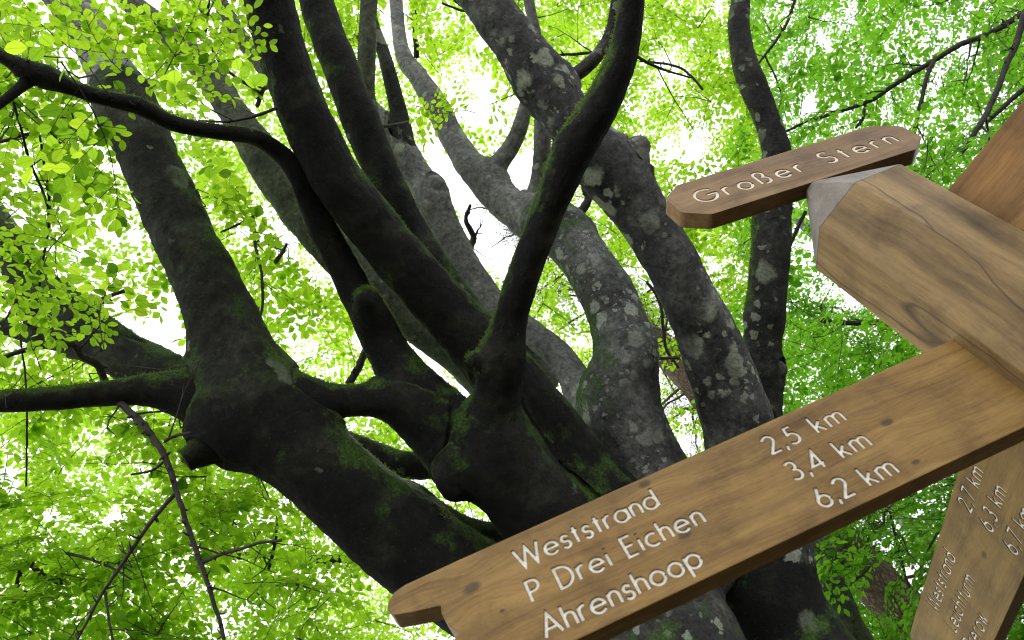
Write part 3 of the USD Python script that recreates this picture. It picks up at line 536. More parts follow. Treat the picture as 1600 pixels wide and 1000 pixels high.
SIZE = np.array([    # length of a leaf in pixels
    [23, 23, 21, 18, 15, 13, 12, 11, 11, 11, 11, 11, 11, 11, 12, 13],
    [23, 23, 21, 18, 15, 13, 12, 11, 11, 11, 11, 11, 11, 11, 12, 13],
    [23, 21, 18, 16, 15, 13, 12, 11, 11, 11, 12, 12, 11, 11, 12, 13],
    [22, 19, 17, 15, 14, 13, 12, 10, 10, 11, 12, 12, 11, 11, 12, 12],
    [20, 18, 16, 14, 13, 12, 11, 10, 10, 10, 11, 11, 11, 11, 11, 12],
    [17, 16, 15, 14, 13, 12, 11, 10, 10, 10, 10, 11, 11, 11, 11, 12],
    [16, 16, 16, 15, 14, 13, 12, 10, 10, 10, 10, 11, 11, 11, 11, 12],
    [18, 18, 19, 19, 17, 14, 12, 11, 10, 10, 10, 11, 12, 12, 12, 12],
    [20, 20, 20, 19, 17, 14, 12, 11, 10, 10, 10, 11, 12, 12, 12, 12],
    [21, 21, 20, 18, 16, 12, 11, 11, 10, 10, 10, 11, 12, 12, 12, 12]])


def look_up(A, x, y):
    i = np.clip((np.asarray(y) / 100).astype(int), 0, 9); j = np.clip((np.asarray(x) / 100).astype(int), 0, 15)
    return A[i, j]


# a spray of beech: a zigzag twig with side twigs and two rows of leaves, all nearly in one plane
def spray_template(rng):
    leaves, twigs = [], []                     # leaf: base, direction, normal, length
    Ls = rng.uniform(0.45, 0.85)
    n = int(Ls / 0.05)
    t = np.linspace(0, 1, n + 1)
    ax = np.stack([t * Ls, 0.05 * np.sin(t * rng.uniform(2, 5) + rng.uniform(0, 6)), -0.10 * Ls * t ** 2 * rng.uniform(0, 2.2)], 1)
    ax[:, 1] += np.where(np.arange(n + 1) % 2, 0.006, -0.006)
    twigs.append((ax, 0.0032))

    def row(line, first):
        seg = np.diff(line, axis=0); dl = np.linalg.norm(seg, axis=1); cum = np.append(0, np.cumsum(dl))
        s, side = first, rng.choice([-1, 1])
        while s < cum[-1] - 0.004:
            k = np.searchsorted(cum, s) - 1; k = max(k, 0)
            p = line[k] + seg[k] * (s - cum[k]) / dl[k]; f = seg[k] / dl[k]
            sd = np.cross([0, 0, 1.0], f); sd /= np.linalg.norm(sd)
            dr = f * rng.uniform(0.5, 0.9) + sd * side + [0, 0, rng.normal(-0.12, 0.22)]
            leaves.append((p, dr / np.linalg.norm(dr), np.array([0, 0, 1.0]) + rng.normal(0, 0.30, 3), rng.uniform(0.038, 0.082)))
            side = -side; s += rng.uniform(0.026, 0.042)
        f = seg[-1] / dl[-1]
        leaves.append((line[-1], f, np.array([0, 0, 1.0]) + rng.normal(0, 0.3, 3), rng.uniform(0.05, 0.078)))

    side = 1
    for k in range(2, n, 1):
        if rng.random() < 0.75:
            a = rng.uniform(0.6, 1.0); f = ax[min(k + 1, n)] - ax[k]; f /= np.linalg.norm(f); sd = np.array([-f[1], f[0], 0]) * side
            Lb = (0.30 * (1 - 0.75 * k / n) + 0.04) * rng.uniform(0.6, 1.2)
            dr = f * math.cos(a) + sd * math.sin(a); u = np.linspace(0, 1, max(3, int(Lb / 0.05)) + 1)[:, None]
            line = ax[k] + dr * Lb * u + f * 0.12 * Lb * u ** 2 + np.array([0, 0, -0.12]) * Lb * u ** 2
            twigs.append((line, 0.0018)); row(line, 0.03)
        side = -side
    row(ax, 0.12)
    P, D, N, Ln = (np.array(x) for x in zip(*leaves))
    N = N - D * (N * D).sum(1, keepdims=True); N /= np.linalg.norm(N, axis=1, keepdims=True)
    return P, D, N, Ln, twigs


rng = np.random.default_rng(12)
TEMPL = [spray_template(rng) for _ in range(16)]
# a leaf seen flat: (along, across, up) with a fold at the midrib and a pointed tip
LV = np.array([[0, 0, 0], [.22, .21, .03], [.52, .31, .05], [.82, .19, .03], [1.0, 0, -.05], [.82, -.19, .03], [.52, -.31, .05], [.22, -.21, .03], [.5, 0, -.01]])
LF = np.array([[0, 8, 1], [1, 8, 2], [2, 8, 3], [3, 8, 4], [4, 8, 5], [5, 8, 6], [6, 8, 7], [7, 8, 0]])
LVS = np.array([[0, 0, 0], [.42, .31, .04], [1.0, 0, -.04], [.42, -.31, .04]]); LFS = np.array([[0, 2, 1], [0, 3, 2]])


def leaf_geometry(P, D, N, L, simple=False):
    v0, f0 = (LVS, LFS) if simple else (LV, LF)
    S = np.cross(N, D)
    rngl = np.random.default_rng(len(P))
    curl = rngl.normal(0.0, 0.24, len(P)) - 0.10
    wd = rngl.uniform(0.9, 1.2, len(P))
    x = v0[None, :, 0] * L[:, None]; y = v0[None, :, 1] * (L * wd)[:, None]; z = (v0[None, :, 2] + curl[:, None] * v0[None, :, 0] ** 2) * L[:, None]
    global LEAF_UV
    LEAF_UV = np.tile(v0[:, :2] + [0.0, 0.0005], (len(P), 1))
    V = P[:, None] + D[:, None] * x[..., None] + S[:, None] * y[..., None] + N[:, None] * z[..., None]
    F = f0[None] + (np.arange(len(P)) * len(v0))[:, None, None]
    return V.reshape(-1, 3), F.reshape(-1, 3)


def rot_many(yaw, pitch, roll):
    cz, sz, cy, sy, cx, sx = np.cos(yaw), np.sin(yaw), np.cos(pitch), np.sin(pitch), np.cos(roll), np.sin(roll)
    o, e = np.zeros_like(cz), np.ones_like(cz)
    Rz = np.stack([np.stack([cz, -sz, o], -1), np.stack([sz, cz, o], -1), np.stack([o, o, e], -1)], -2)
    Ry = np.stack([np.stack([cy, o, sy], -1), np.stack([o, e, o], -1), np.stack([-sy, o, cy], -1)], -2)
    Rx = np.stack([np.stack([e, o, o], -1), np.stack([o, cx, -sx], -1), np.stack([o, sx, cx], -1)], -2)
    return Rz @ Ry @ Rx


# where limbs are, on a coarse grid of directions, so that no spray grows through the wood or hangs before it
GRID = 8
occ = np.zeros((1200 // GRID + 40, 1900 // GRID + 40))
for x, y, w, z in limb_depth:
    h = int(w * 0.5 / GRID) + 1; i, j = int((y + 150) / GRID), int((x + 150) / GRID)
    if -h < i < occ.shape[0] + h and -h < j < occ.shape[1] + h:
        occ[max(i - h, 0):max(i + h + 1, 0), max(j - h, 0):max(j + h + 1, 0)] = np.maximum(occ[max(i - h, 0):max(i + h + 1, 0), max(j - h, 0):max(j + h + 1, 0)], z + 0.15)


class Crown:
    """Leaves and twigs of one tree's foliage, collected spray by spray."""
    def __init__(self):
        self.P, self.D, self.N, self.L, self.tw, self.a = [], [], [], [], [], []

    def sprays(self, pos, seed, scale=1.0, droop=0.18, twigs=True, before=False, thin=0.0, skeleton=None):
        rng = np.random.default_rng(seed)
        n = len(pos); yaw = rng.uniform(0, 2 * np.pi, n); par = None
        if skeleton is not None:
            tree = cKDTree(skeleton); d0, _ = tree.query(pos); order = np.argsort(d0); nodes = [tuple(x) for x in skeleton[tree.query(pos)[1]]]
            par = np.zeros((n, 3)); done = np.zeros((0, 3)); pts = [skeleton]
            for c, chunk in enumerate(np.array_split(order, max(1, n // 25))):
                tr = cKDTree(np.vstack(pts)); al = np.vstack(pts); par[chunk] = al[tr.query(pos[chunk])[1]]; pts.append(pos[chunk])
            dv = pos - par; yaw = np.arctan2(dv[:, 1], dv[:, 0]) + rng.normal(0, 0.5, n)
        R = rot_many(yaw, rng.normal(droop, 0.22, n), rng.normal(0, 0.28, n)); which = rng.integers(0, len(TEMPL), n)
        for k in range(len(TEMPL)):
            m = which == k
            if not m.any():
                continue
            P, D, N, L, tw = TEMPL[k]
            mid = P.mean(0); r = R[m]
            X = np.einsum('nij,lj->nli', r, (P - mid) * scale) + pos[m][:, None]
            Dn, Nn = np.einsum('nij,lj->nli', r, D), np.einsum('nij,lj->nli', r, N)
            X, Dn, Nn = X.reshape(-1, 3), Dn.reshape(-1, 3), Nn.reshape(-1, 3)
            # each leaf hangs a little differently
            Nn = Nn + rng.normal(0, 0.30, Nn.shape); Nn -= Dn * (Nn * Dn).sum(1, keepdims=True); Nn /= np.linalg.norm(Nn, axis=1, keepdims=True)
            Ln = np.tile(L * scale, m.sum()) * rng.uniform(0.85, 1.12, len(X))
            keep = rng.random(len(X)) > thin
            if not before:
                keep &= self.free(X)
            self.P.append(X[keep]); self.D.append(Dn[keep]); self.N.append(Nn[keep]); self.L.append(Ln[keep])
            if twigs:
                for i in np.flatnonzero(m):
                    if before or self.free(pos[i][None])[0]:
                        if par is not None:
                            root = (tw[0][0][0] - mid) * scale @ R[i].T + pos[i]; dd = root - par[i]; L = np.linalg.norm(dd)
                            if 0.03 < L < 0.9:
                                u = np.linspace(0, 1, 6)[:, None]; bow = np.cross(dd, rng.normal(0, 1, 3)) * 0.22 + [0, 0, -0.06 * L]
                                self.tw.append((par[i] + dd * u + bow * u * (1 - u) + rng.normal(0, 0.006, (6, 3)) * (u > 0) * (u < 1), 0.0058 if L > 0.3 else 0.0042))
                        for line, rad in tw:
                            self.tw.append(((line - mid) * scale @ R[i].T + pos[i], rad))

    @staticmethod
    def free(X):
        x, y, z = pixel(X)
        i = np.clip(((y + 150) / GRID).astype(int), 0, occ.shape[0] - 1); j = np.clip(((x + 150) / GRID).astype(int), 0, occ.shape[1] - 1)
        return z > occ[i, j]

    def build(self, parent, origin, look, simple=False, singles=300, twig_name='twigs'):
        P, D, N, L = (np.vstack(self.P), np.vstack(self.D), np.vstack(self.N), np.concatenate(self.L))
        ok = np.linalg.norm(P - EYE, axis=1) > 1.9
        P, D, N, L = P[ok], D[ok], N[ok], L[ok]
        if singles:
            x, y, z = pixel(P)
            seen = (x > 10) & (x < 1590) & (y > 10) & (y < 990) & (z > 0.5)
            order = np.argsort(np.where(seen, z / L, 1e9))[:singles]
            for i in order:
                o = P[i]
                v, f = leaf_geometry(np.zeros((1, 3)), D[i:i + 1], N[i:i + 1], L[i:i + 1])
                p = path_of('leaf', parent); gmesh = usdkit.mesh(stage, p, (v, f), LEAF_ONE[look], smooth=True, uv=LEAF_UV)
                gmesh.AddTranslateOp().Set(Gf.Vec3d(*map(float, o - origin)))
            rest = np.ones(len(P), bool); rest[order] = False
            P, D, N, L = P[rest], D[rest], N[rest], L[rest]
        v, f = leaf_geometry(P, D, N, L, simple)
        obj('foliage', (v, f), look, parent, smooth=not simple, kind='stuff', origin=origin, uv=LEAF_UV)
        if self.tw:
            vs, fs, o = [], [], 0
            for line, rad in self.tw:
                C = line[::2] if len(line) > 5 else line
                v, f, _ = tube(C, np.linspace(rad, rad * 0.45, len(C)), 3, close=False)
                vs.append(v); fs.append(f + o); o += len(v)
            obj(twig_name, (np.vstack(vs), np.vstack(fs)), MAT_TWIG, parent, smooth=True, kind='stuff', origin=origin)
        return len(P)


LEAF_ONE = {LEAF_NEAR: leaf_mat('leaf_near_single', (0.05, 0.13, 0.010), (0.54, 0.88, 0.035), per='object'), LEAF_MID: leaf_mat('leaf_mid_single', (0.05, 0.125, 0.012), (0.53, 0.85, 0.055), per='object'),
            LEAF_RIGHT: leaf_mat('leaf_right_single', (0.04, 0.115, 0.012), (0.31, 0.70, 0.035), per='object'), LEAF_FAR: leaf_mat('leaf_far_single', (0.045, 0.11, 0.02), (0.24, 0.52, 0.06), per='object')}
PER_SPRAY = float(np.mean([len(t[0]) for t in TEMPL]))


def scatter(seed, share, spread, xr=(-130, 1730), yr=(-130, 1130), gain=1.0):
    """Positions of sprays over a field of view so that leaves cover what COVER says; share = part of the cover in this layer, spread = (nearest, farthest) as factors of the depth that SIZE gives."""
    rng = np.random.default_rng(seed); out = []
    for cy in np.arange(yr[0], yr[1], 50.0):
        for cx in np.arange(xr[0], xr[1], 50.0):
            c = float(look_up(COVER, cx + 25, cy + 25)); s0 = float(look_up(SIZE, cx + 25, cy + 25)) * (1.10 if cx < 600 and cy < 560 else 1.0)
            A = -math.log(1 - min(c, 0.965)) * 2500 * share * gain * (1.22 if cy < 560 else 1.42)
            while A > 0:
                k = rng.uniform(*spread); z = FPX * 0.066 / s0 * k
                per = PER_SPRAY * 0.62 * 0.62 * 0.066 ** 2 * 0.62 * (FPX / z) ** 2
                if A < per and rng.random() > A / per:
                    break
                x, y = cx + rng.uniform(0, 50), cy + rng.uniform(0, 50)
                # clumps: skip where a slow noise is low, so that gaps of sky stay open
                nz = meshkit.noise(np.array([x / 75.0, y / 75.0, 0.5 + (k > 1.4)]), 5)
                if nz < 0.36 and rng.random() < 0.85:
                    A -= per * 0.45
                    continue
                out.append((x, y, z)); A -= per
    a = np.array(out)
    return a, at(a[:, 0], a[:, 1], a[:, 2])


# the big beech's own leaves: everything near, left of the right-hand stem
near_a, near_p = scatter(1, 0.62, (0.85, 1.35), xr=(-130, 1150))
low = (near_a[:, 0] < 460) & (near_a[:, 1] > 560)          # the hanging twigs at lower left are the nearest thing there
near_a[low, 2] = np.maximum(near_a[low, 2], 4.2 + 0.25 * (near_a[low, 2] - 3.0)); near_p = at(near_a[:, 0], near_a[:, 1], near_a[:, 2])
crown = Crown()
front = (near_a[:, 0] < 400) & (near_a[:, 1] < 165) & ~((near_a[:, 0] > 125) & (near_a[:, 0] < 265) & (near_a[:, 1] > 95)) | (near_a[:, 0] < 130) & (near_a[:, 1] < 560)
SK = np.vstack(WOODY + RAIL)
crown.sprays(near_p[~front], 2, skeleton=SK)
fa = near_a[front]; fz = np.maximum(fa[:, 2], np.where(fa[:, 0] < 130, 3.95, 4.55)); crown.sprays(at(fa[:, 0], fa[:, 1], fz), 3, before=True, thin=0.45, skeleton=SK)
fx = np.array([(215, 55, 3.5), (260, 85, 3.6), (315, 110, 3.7), (150, 50, 3.4), (345, 60, 3.8), (60, 20, 3.4), (690, 172, 4.6), (300, 30, 3.5), (40, 420, 3.6), (90, 480, 3.8), (30, 330, 3.6)], float)
crown.sprays(at(fx[:, 0], fx[:, 1], fx[:, 2]), 4, before=True, scale=0.8, skeleton=SK)
n_main = crown.build(TREE, ORIGIN, LEAF_NEAR)

# neighbours behind: each a beech with trunk, boughs and foliage
def neighbour(label, trunk_px, boughs, layers, look, seed, simple, singles, ground_d=None, r0=0.22):
    """trunk_px: (x, y, depth) of a point on its upright trunk."""
    t = at(np.array(float(trunk_px[0])), np.array(float(trunk_px[1])), np.array(float(trunk_px[2])))
    o = np.array([t[0], t[1], 0.0])
    root = thing('beech_tree', label, 'tree', o)
    hs = np.array([-0.1, 0.15, 0.6, 2, 4, 6.5, 9, 11.5]); rs = r0 * np.array([1.7, 1.3, 1.08, 1, 0.9, 0.72, 0.5, 0.25])
    rg = np.random.default_rng(seed)
    C = np.stack([o[0] + np.cumsum(rg.normal(0, 0.10, len(hs))), o[1] + np.cumsum(rg.normal(0, 0.10, len(hs))), hs], 1); C[:3, :2] = o[:2]
    Q = catmull(np.hstack([C, rs[:, None]]), 0.12); V, F, D = tube(Q[:, :3], Q[:, 3], 24)
    V = V + D * ((meshkit.fbm(V * 4, 3, seed) - 0.5) * 0.06)[:, None]
    obj('trunk', (V, F), MAT_GREY_GLARE, root, smooth=True, origin=o)
    RAIL.clear(); RAIL.append(Q[::4, :3])
    for b in boughs:
        stick('bough', root, b, origin=o, seed=seed + len(b), spur=6, rough=0.2)
    c = Crown()
    for a, p in layers:
        c.sprays(p, seed + 5, twigs=not simple, scale=1.0, skeleton=None if simple else np.vstack(RAIL))
        seed += 1
    return c.build(root, o, look, simple=simple, singles=singles, twig_name='twigs')


ra, rp = scatter(21, 0.72, (0.8, 1.4), xr=(1150, 1730))
right_boughs = [
    [(1640, -10, 9, 6.2), (1560, 45, 9, 6.2), (1500, 70, 9, 6.2), (1465, 90, 8, 6.2), (1430, 112, 8, 6.25), (1395, 135, 7, 6.3), (1350, 162, 7, 6.4), (1300, 178, 6, 6.5), (1260, 190, 5, 6.6), (1228, 205, 4, 6.7)],
    [(1462, 92, 7, 6.2), (1448, 120, 7, 6.15), (1440, 155, 6, 6.1), (1430, 200, 6, 6.05), (1422, 235, 5, 6.0)], [(1352, 162, 5, 6.4), (1348, 185, 5, 6.35), (1338, 200, 4, 6.3)],
    [(1600, 20, 10, 5.6), (1590, 60, 10, 5.6), (1575, 95, 9, 5.55), (1562, 130, 9, 5.5), (1545, 170, 9, 5.45), (1522, 212, 8, 5.4), (1505, 240, 6, 5.4)], [(1640, 110, 8, 5.6), (1590, 145, 8, 5.6), (1560, 175, 7, 5.6), (1545, 190, 5, 5.6)],
    [(1245, -10, 5, 6.4), (1228, 40, 5, 6.4), (1200, 80, 4, 6.4), (1185, 100, 4, 6.4)], [(1195, 85, 3, 6.4), (1215, 130, 3, 6.4), (1225, 160, 2, 6.4)],
    [(1260, 330, 6, 6.5), (1240, 370, 6, 6.5), (1225, 420, 5, 6.5)], [(1440, 505, 9, 8.0), (1380, 503, 9, 8.0), (1320, 504, 8, 8.0), (1275, 500, 6, 8.0)], [(1480, 0, 22, 9.0), (1450, -20, 24, 9.0), (1400, -60, 26, 9.0)],
    [(1540, 640, 4, 7), (1480, 800, 4, 6.8), (1440, 880, 3, 6.6)], [(1390, 800, 4, 7), (1410, 880, 4, 6.9), (1425, 930, 3, 6.8)]]
n_right = neighbour('beech with fresh green leaves and thin dark boughs at right above the signpost', (1750, 700, 7.5), right_boughs, [(ra, rp)], LEAF_RIGHT, 31, False, 300)
la, lp = scatter(41, 0.60, (1.3, 2.0), xr=(-130, 600))
neighbour('beech behind the big tree filling the left side with small yellow-green leaves', (-260, 760, 9.0), [[(-100, 900, 12, 7.5), (20, 880, 10, 7.3), (120, 860, 8, 7.2), (230, 850, 5, 7.0)]], [(la, lp)], LEAF_MID, 51, True, 0)
ca, cp = scatter(61, 0.42, (1.1, 1.7), xr=(550, 1200))
neighbour('beech showing pale small leaves between the lichened limbs in the middle', (1330, 1150, 10.5), [], [(ca, cp)], LEAF_MID, 71, True, 0)
da, dp = scatter(81, 0.85, (1.25, 1.9), xr=(1150, 1730))
neighbour('beech further back at right, deeper green, beside the pine', (1610, 1000, 12.5), [], [(da, dp)], LEAF_FAR, 91, True, 0)

# ------------------------------------------------------------------ the pine behind
pt = at(np.array([1560.0, 1420, 1300, 1180, 1050, 930, 800]), np.array([1110.0, 965, 838, 700, 562, 440, 300]), np.array([7.2, 7.5, 7.9, 8.4, 9.1, 10.0, 11.2]))
pr = np.array([82, 76, 66, 58, 46, 34, 20]) / 2 * np.array([7.2, 7.5, 7.9, 8.4, 9.1, 10.0, 11.2]) / FPX
low = pt[0] + (pt[0] - pt[1]) / (pt[1][2] - pt[0][2]) * (pt[0][2] + 0.1)
pt = np.vstack([low, pt]); pr = np.append(pr[0] * 1.25, pr)
PO = np.array([low[0], low[1], 0.0])
PINE = thing('pine_tree', 'slender pine with scaly red-brown bark leaning behind the signpost and the beech', 'tree', PO)
Q = catmull(np.hstack([pt, pr[:, None]]), 0.06); V, F, D = tube(Q[:, :3], Q[:, 3], 30)
V = V + D * ((meshkit.fbm(V * [14, 14, 6], 3, 9) - 0.5) * 0.05)[:, None]
obj('trunk', (V, F), MAT_PINE, PINE, smooth=True, origin=PO)
rng = np.random.default_rng(77); nv, nf, bv, bf, o1, o2 = [], [], [], [], 0, 0
for k in range(70):
    i = int(len(Q) * rng.uniform(0.45, 1.0)) - 1; a = rng.uniform(0, 2 * np.pi); Lb = rng.uniform(0.6, 1.7)
    d = np.array([math.cos(a), math.sin(a), rng.uniform(-0.25, 0.35)])
    u = np.linspace(0, 1, 8)[:, None]
    C = Q[i, :3] + d * Lb * u + [0, 0, -0.2] * u ** 2 + rng.normal(0, 0.02, (8, 3))
    v, f, _ = tube(C, np.linspace(0.022, 0.006, 8), 5); bv.append(v); bf.append(f + o1); o1 += len(v)
    m = 420; tpos = rng.uniform(0.25, 1, m); base = np.stack([np.interp(tpos, u[:, 0], C[:, q]) for q in range(3)], 1) + rng.normal(0, 0.10, (m, 3))
    dn = rng.normal(0, 1, (m, 3)) + d * 0.5; dn /= np.linalg.norm(dn, axis=1, keepdims=True)
    sd = np.cross(dn, rng.normal(0, 1, (m, 3))); sd /= np.linalg.norm(sd, axis=1, keepdims=True)
    v = np.stack([base - sd * 0.0035, base + sd * 0.0035, base + dn * rng.uniform(0.06, 0.11, (m, 1))], 1).reshape(-1, 3)
    nv.append(v); nf.append(np.arange(3 * m).reshape(-1, 3) + o2); o2 += 3 * m
obj('branches', (np.vstack(bv), np.vstack(bf)), MAT_PINE, PINE, smooth=True, kind='stuff', origin=PO)
obj('needles', (np.vstack(nv), np.vstack(nf)), NEEDLE, PINE, kind='stuff', origin=PO)

# a thin young trunk in front of the pine, seen below the sign
yt = at(np.array([1440.0, 1345, 1312, 1285, 1262, 1235, 1190]), np.array([1180.0, 1010, 935, 880, 838, 790, 700]), np.array([5.9, 6.0, 6.05, 6.1, 6.15, 6.2, 6.3]))
low = np.array([yt[0][0] + 0.1, yt[0][1] - 0.1, -0.1])
YO = np.array([low[0], low[1], 0.0])
YOUNG = thing('young_tree', 'thin lichened young trunk leaning between the big beech and the pine', 'tree', YO)
Q = catmull(np.hstack([np.vstack([low, yt]), (np.array([56, 50, 44, 40, 34, 30, 26, 18]) / 2 * 6 / FPX)[:, None]]), 0.04); V, F, D = tube(Q[:, :3], Q[:, 3], 20)
V = V + D * ((meshkit.fbm(V * 9, 3, 19) - 0.5) * 0.04)[:, None]
obj('trunk', (V, F), MAT_GREEN, YOUNG, smooth=True, origin=YO)
for i, b in enumerate([[(1262, 838, 18, 6.15), (1300, 860, 12, 6.1), (1340, 900, 8, 6.0)], [(1305, 920, 14, 6.05), (1335, 905, 9, 6.0), (1360, 880, 6, 5.95)]]):
    stick('branch', YOUNG, b, look=MAT_GREEN, origin=YO, seed=i + 300)

# ------------------------------------------------------------------ the signpost
YAW, PC, HP, WP = 0.228, np.array([0.574, 0.936]), 0.803, 0.2      # heights here count from the eye
SO = np.array([PC[0], PC[1], 0.0])
SIGN = thing('signpost', 'octagonal wooden signpost with pointed wooden arms lettered in white, nearest the camera', 'signpost', SO)
E0 = EYE[2]

ST = 0.15


def arc(cx, cy, rx, ry, a0, a1, n=18):
    t = np.radians(np.linspace(a0, a1, n)); return list(zip(cx + rx * np.cos(t), cy + ry * np.sin(t)))


XH = 0.64
R_ = 0.31
o_ = lambda cx=R_: arc(cx, R_ + 0.0, R_, R_, 0, 360, 36)
n_ = lambda x=0.0: [[(x, 0), (x, XH)], [(x, XH - 0.26)] + arc(x + 0.22, XH - 0.22, 0.22, 0.22, 180, 0) + [(x + 0.44, 0)]]
GLYPH = {      # capitals one unit tall: width and strokes of an even geometric sans
    'W': (1.15, [[(0, 1), (.28, 0), (.575, .95), (.87, 0), (1.15, 1)]]), 'P': (.5, [[(0, 0), (0, 1), (.24, 1)] + arc(.24, .74, .26, .26, 90, -90) + [(0, .48)]]),
    'D': (.68, [[(0, 0), (0, 1), (.2, 1)] + arc(.2, .5, .48, .5, 90, -90) + [(0, 0)]]), 'E': (.46, [[(.46, 1), (0, 1), (0, 0), (.46, 0)], [(0, .52), (.42, .52)]]),
    'A': (.78, [[(0, 0), (.39, 1), (.78, 0)], [(.14, .34), (.64, .34)]]), 'G': (.95, [arc(.5, .5, .5, .5, 42, 360, 34) + [(.56, .5)]]),
    'S': (.52, [arc(.26, .76, .24, .24, 30, 250, 18) + arc(.26, .26, .27, .27, 70, -150, 20)]), 'L': (.44, [[(0, 1), (0, 0), (.44, 0)]]),
    'e': (.62, [[(.02, .33), (.60, .33)] + arc(R_, R_, R_, R_, 4, 322, 30)]), 's': (.36, [arc(.18, .475, .155, .155, 35, 255, 12) + arc(.18, .165, .175, .175, 75, -145, 14)]),
    't': (.30, [[(.15, .88), (.15, 0)], [(0, XH), (.30, XH)]]), 'r': (.30, [[(0, 0), (0, XH)], [(0, XH - .26)] + arc(.22, XH - .22, .22, .22, 180, 65, 10)]),
    'a': (.62, [o_(), [(.62, XH), (.62, 0)]]), 'n': (.44, n_()), 'd': (.62, [o_(), [(.62, 1.02), (.62, 0)]]), 'i': (.02, [[(.01, 0), (.01, XH)], [(.01, .84), (.01, .90)]]),
    'c': (.5, [arc(R_, R_, R_, R_, 48, 312, 24)]), 'h': (.44, [[(0, 0), (0, 1.02)]] + n_()[1:]), 'o': (.62, [o_()]), 'p': (.62, [o_(), [(0, XH), (0, -.36)]]),
    'k': (.42, [[(0, 0), (0, 1.02)], [(.38, XH), (.02, .28)], [(.14, .38), (.42, 0)]]), 'm': (.80, n_()[:1] + [[(0, XH - .26)] + arc(.20, XH - .20, .20, .20, 180, 0) + [(.40, 0)], [(.40, XH - .26)] + arc(.60, XH - .20, .20, .20, 180, 0) + [(.80, 0)]]),
    'u': (.44, [[(0, XH), (0, .22)] + arc(.22, .22, .22, .22, 180, 360) + [(.44, XH)], [(.44, XH), (.44, 0)]]), 'w': (.74, [[(0, XH), (.19, 0), (.37, XH - .04), (.55, 0), (.74, XH)]]),
    'ß': (.52, [[(0, 0), (0, .78)] + arc(.22, .78, .22, .24, 180, -60, 16) + [(.22, .54)], [(.22, .54)] + arc(.24, .28, .28, .28, 88, -110, 18)]),
    '2': (.52, [arc(.26, .74, .26, .26, 165, -35, 16) + [(.02, 0), (.54, 0)]]), '3': (.48, [arc(.22, .76, .21, .23, 150, -80, 14) + [(.18, .53)], [(.18, .53)] + arc(.21, .27, .26, .27, 85, -150, 16)]),
    '4': (.60, [[(.46, 0), (.46, 1), (0, .26), (.60, .26)]]), '5': (.5, [[(.46, 1), (.14, 1), (.08, .58)] + arc(.2, .31, .30, .31, 115, -140, 18)]),
    '6': (.56, [arc(.28, .29, .28, .29, 0, 360, 30), [(.02, .36), (.34, 1.0)]]), '7': (.50, [[(0, 1), (.5, 1), (.14, 0)]]), ',': (.04, [[(.05, .04), (0, -.14)]]), ' ': (.34, [])}


def words(text, x0, x1, base, cap, weight=ST):
    """The outline of a line of text from x0 to x1 (its width sets the letter-spacing)."""
    ws = [GLYPH[c][0] for c in text]
    gap = ((x1 - x0) / cap - sum(ws) - weight) / (len(text) - 1)
    x, shapes = weight / 2, []
    for c, w in zip(text, ws):
        for s in GLYPH[c][1]:
            shapes.append(LineString([(x + a, b) for a, b in s]).buffer(weight / 2, cap_style='flat' if c not in ',s' else 'round', join_style='mitre' if c in 'WAEDPL47wk' else 'round', mitre_limit=2.2, quad_segs=4))
        x += w + gap
    out, k = [], 0
    for wd in text.split(' '):
        n = sum(len(GLYPH[c][1]) for c in wd)
        out.append((wd, shapely.affinity.affine_transform(unary_union(shapes[k:k + n]), [cap, 0, 0, cap, x0, base]))); k += n
    return out


def section(poly):
    rings = []
    for gpoly in getattr(poly, 'geoms', [poly]):
        rings.append(np.array(gpoly.exterior.coords)[:-1]); rings += [np.array(h.coords)[:-1] for h in gpoly.interiors]
    return m3.CrossSection(rings, m3.FillRule.EvenOdd)


def upright(man):                             # drawn in x, y and thick along z: stood up so that the lettered face looks along -y
    return man.transform(np.array([[1, 0, 0, 0], [0, 0, -1, 0], [0, 1, 0, 0]], float))


def plank(name, outline, texts, parent, look, az, z, label, thickness=TB, cap=0.026, paint=PAINT, weight=ST, off=np.zeros(2), corner=0.004):
    body = m3.Manifold.extrude(section(Polygon(outline).buffer(-corner).buffer(corner, quad_segs=6)), thickness).translate((0, 0, -thickness / 2))
    lines = [w for t, a, b, base in texts for w in words(t, a, b, base, cap, weight)]
    for _, s in lines:
        body -= m3.Manifold.extrude(section(s), 0.01).translate((0, 0, thickness / 2 - 0.0022))
    p, gm = obj(name, upright(body), look, parent, label=label)
    gm.AddTranslateOp().Set(Gf.Vec3d(float(off[0]), float(off[1]), z)); gm.AddRotateZOp().Set(math.degrees(az))
    for t, s in lines:
        obj('lettering', upright(m3.Manifold.extrude(section(s.buffer(-0.00015)), 0.0012).translate((0, 0, thickness / 2 - 0.0026))), paint, p, label=f'engraved white word "{t}"')
    return p


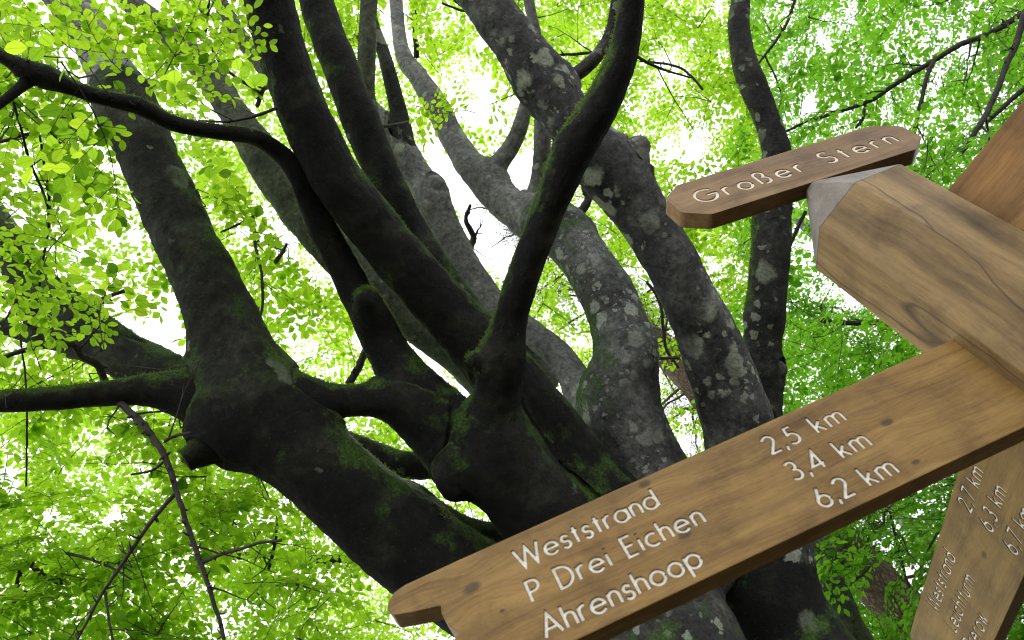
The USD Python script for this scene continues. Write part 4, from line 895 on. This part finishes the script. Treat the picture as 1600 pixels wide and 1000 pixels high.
ARM = [(0.0, .533), (-.80, .533), (-.868, .532), (-.8824, .5285), (-.891, .521), (-.8945, .512), (-.8905, .5018), (-.87, .4955), (-.8365, .4875), (-.8385, .478), (-.8346, .4603), (-.8265, .4474), (-.836, .442), (-.838, .430), (-.832, .420), (-.818, .414), (-.824, .404), (-.818, .392), (-.80, .384), (0.0, .384)]
plank('sign_arm', ARM, [('Weststrand', -.741, -.556, .4890), ('P Drei Eichen', -.742, -.5215, .4446), ('Ahrenshoop', -.7445, -.5515, .4000), ('2,5 km', -.4065, -.2965, .4893), ('3,4 km', -.4055, -.2965, .4445), ('6,2 km', -.4025, -.2975, .3993)],
      SIGN, WOOD_MAIN, YAW, E0, 'long arm with three white lines of place names and distances')
plank('sign_arm', ARM, [('Weststrand', -.7175, -.5235, .4935), ('Leuchtturm', -.7175, -.532, .4485), ('Prerow', -.7175, -.592, .4060), ('2,7 km', -.3905, -.281, .4940), ('6,3 km', -.3905, -.280, .4515), ('6,7 km', -.3905, -.280, .4055)],
      SIGN, WOOD_B3, YAW - math.pi / 2, E0, 'arm seen steeply from the side below the long arm')
plank('sign_arm', ARM, [], SIGN, WOOD_B4, YAW - math.pi / 4 + math.pi, E0 + 0.1955, 'reddish arm behind the post at the right edge, its plain back turned to us')
# plaque on the post's tip
pya, pz, ph, pu0, pu1, pch, pcz = 0.3064, 0.9469, 0.1163, -0.246, 0.2569, 0.0413, 0.0307
PLQ = [(pu0 + pch, pz), (pu0, pz + pcz), (pu0, pz + ph - pcz), (pu0 + pch, pz + ph), (pu1 - pch, pz + ph), (pu1, pz + ph - pcz), (pu1, pz + pcz), (pu1 - pch, pz)]
plank('name_plaque', PLQ, [('Großer Stern', -.203, .2175, .9868)], SIGN, WOOD_PLAQUE, pya, E0, 'small plaque with cut corners on the post top', cap=0.040, paint=PAINT_FADED, weight=0.145, corner=0.016)

# the post itself lies along its own x axis in its mesh, so that the grain runs along it
ang = YAW + math.pi + (2 * np.arange(8) - 1) * math.pi / 8
Rc = WP / 2 / math.cos(math.pi / 8)


def along_x(verts):                           # world (x, y, z) -> the post's own axes (x = up)
    v = np.asarray(verts, float); return np.stack([v[:, 2], v[:, 0], v[:, 1]], 1)


def turn(prim_mesh):                          # own x -> world z, own y -> world x, own z -> world y
    Mt = np.eye(4); Mt[0, :3], Mt[1, :3], Mt[2, :3] = (0, 0, 1), (1, 0, 0), (0, 1, 0)
    prim_mesh.AddTransformOp().Set(Gf.Matrix4d(Mt.tolist()))


top = E0 + HP
ring = np.stack([Rc * np.cos(ang), Rc * np.sin(ang)], 1)
zs = [-0.3, top]
v = np.vstack([np.hstack([ring, np.full((8, 1), z)]) for z in zs] + [[[0, 0, zs[0]], [0, 0, zs[1]]]])
f = []
for i in range(8):
    j = (i + 1) % 8; f += [[i, j, 8 + j], [i, 8 + j, 8 + i], [j, i, 16], [8 + i, 8 + j, 17]]
p, gm = obj('post', (along_x(v), np.array(f)), WOOD_POST, SIGN); turn(gm)
hc = [(1.0, 0.0005), (0.985, 0.004), (0.2, 0.136), (0.03, 0.162)]
v = np.vstack([np.hstack([ring * s, np.full((8, 1), top + h)]) for s, h in hc] + [[[0, 0, top + 0.0005], [0, 0, top + 0.165]]])
f = []
for k in range(len(hc) - 1):
    for i in range(8):
        j = (i + 1) % 8; f += [[8 * k + i, 8 * k + j, 8 * k + 8 + j], [8 * k + i, 8 * k + 8 + j, 8 * k + 8 + i]]
nb = 8 * len(hc)
for i in range(8):
    j = (i + 1) % 8; f += [[j, i, nb], [nb - 8 + i, nb - 8 + j, nb + 1]]
p, gm = obj('post_top', (along_x(v), np.array(f)), WOOD_GREY, SIGN, label='weathered grey pointed top'); turn(gm)
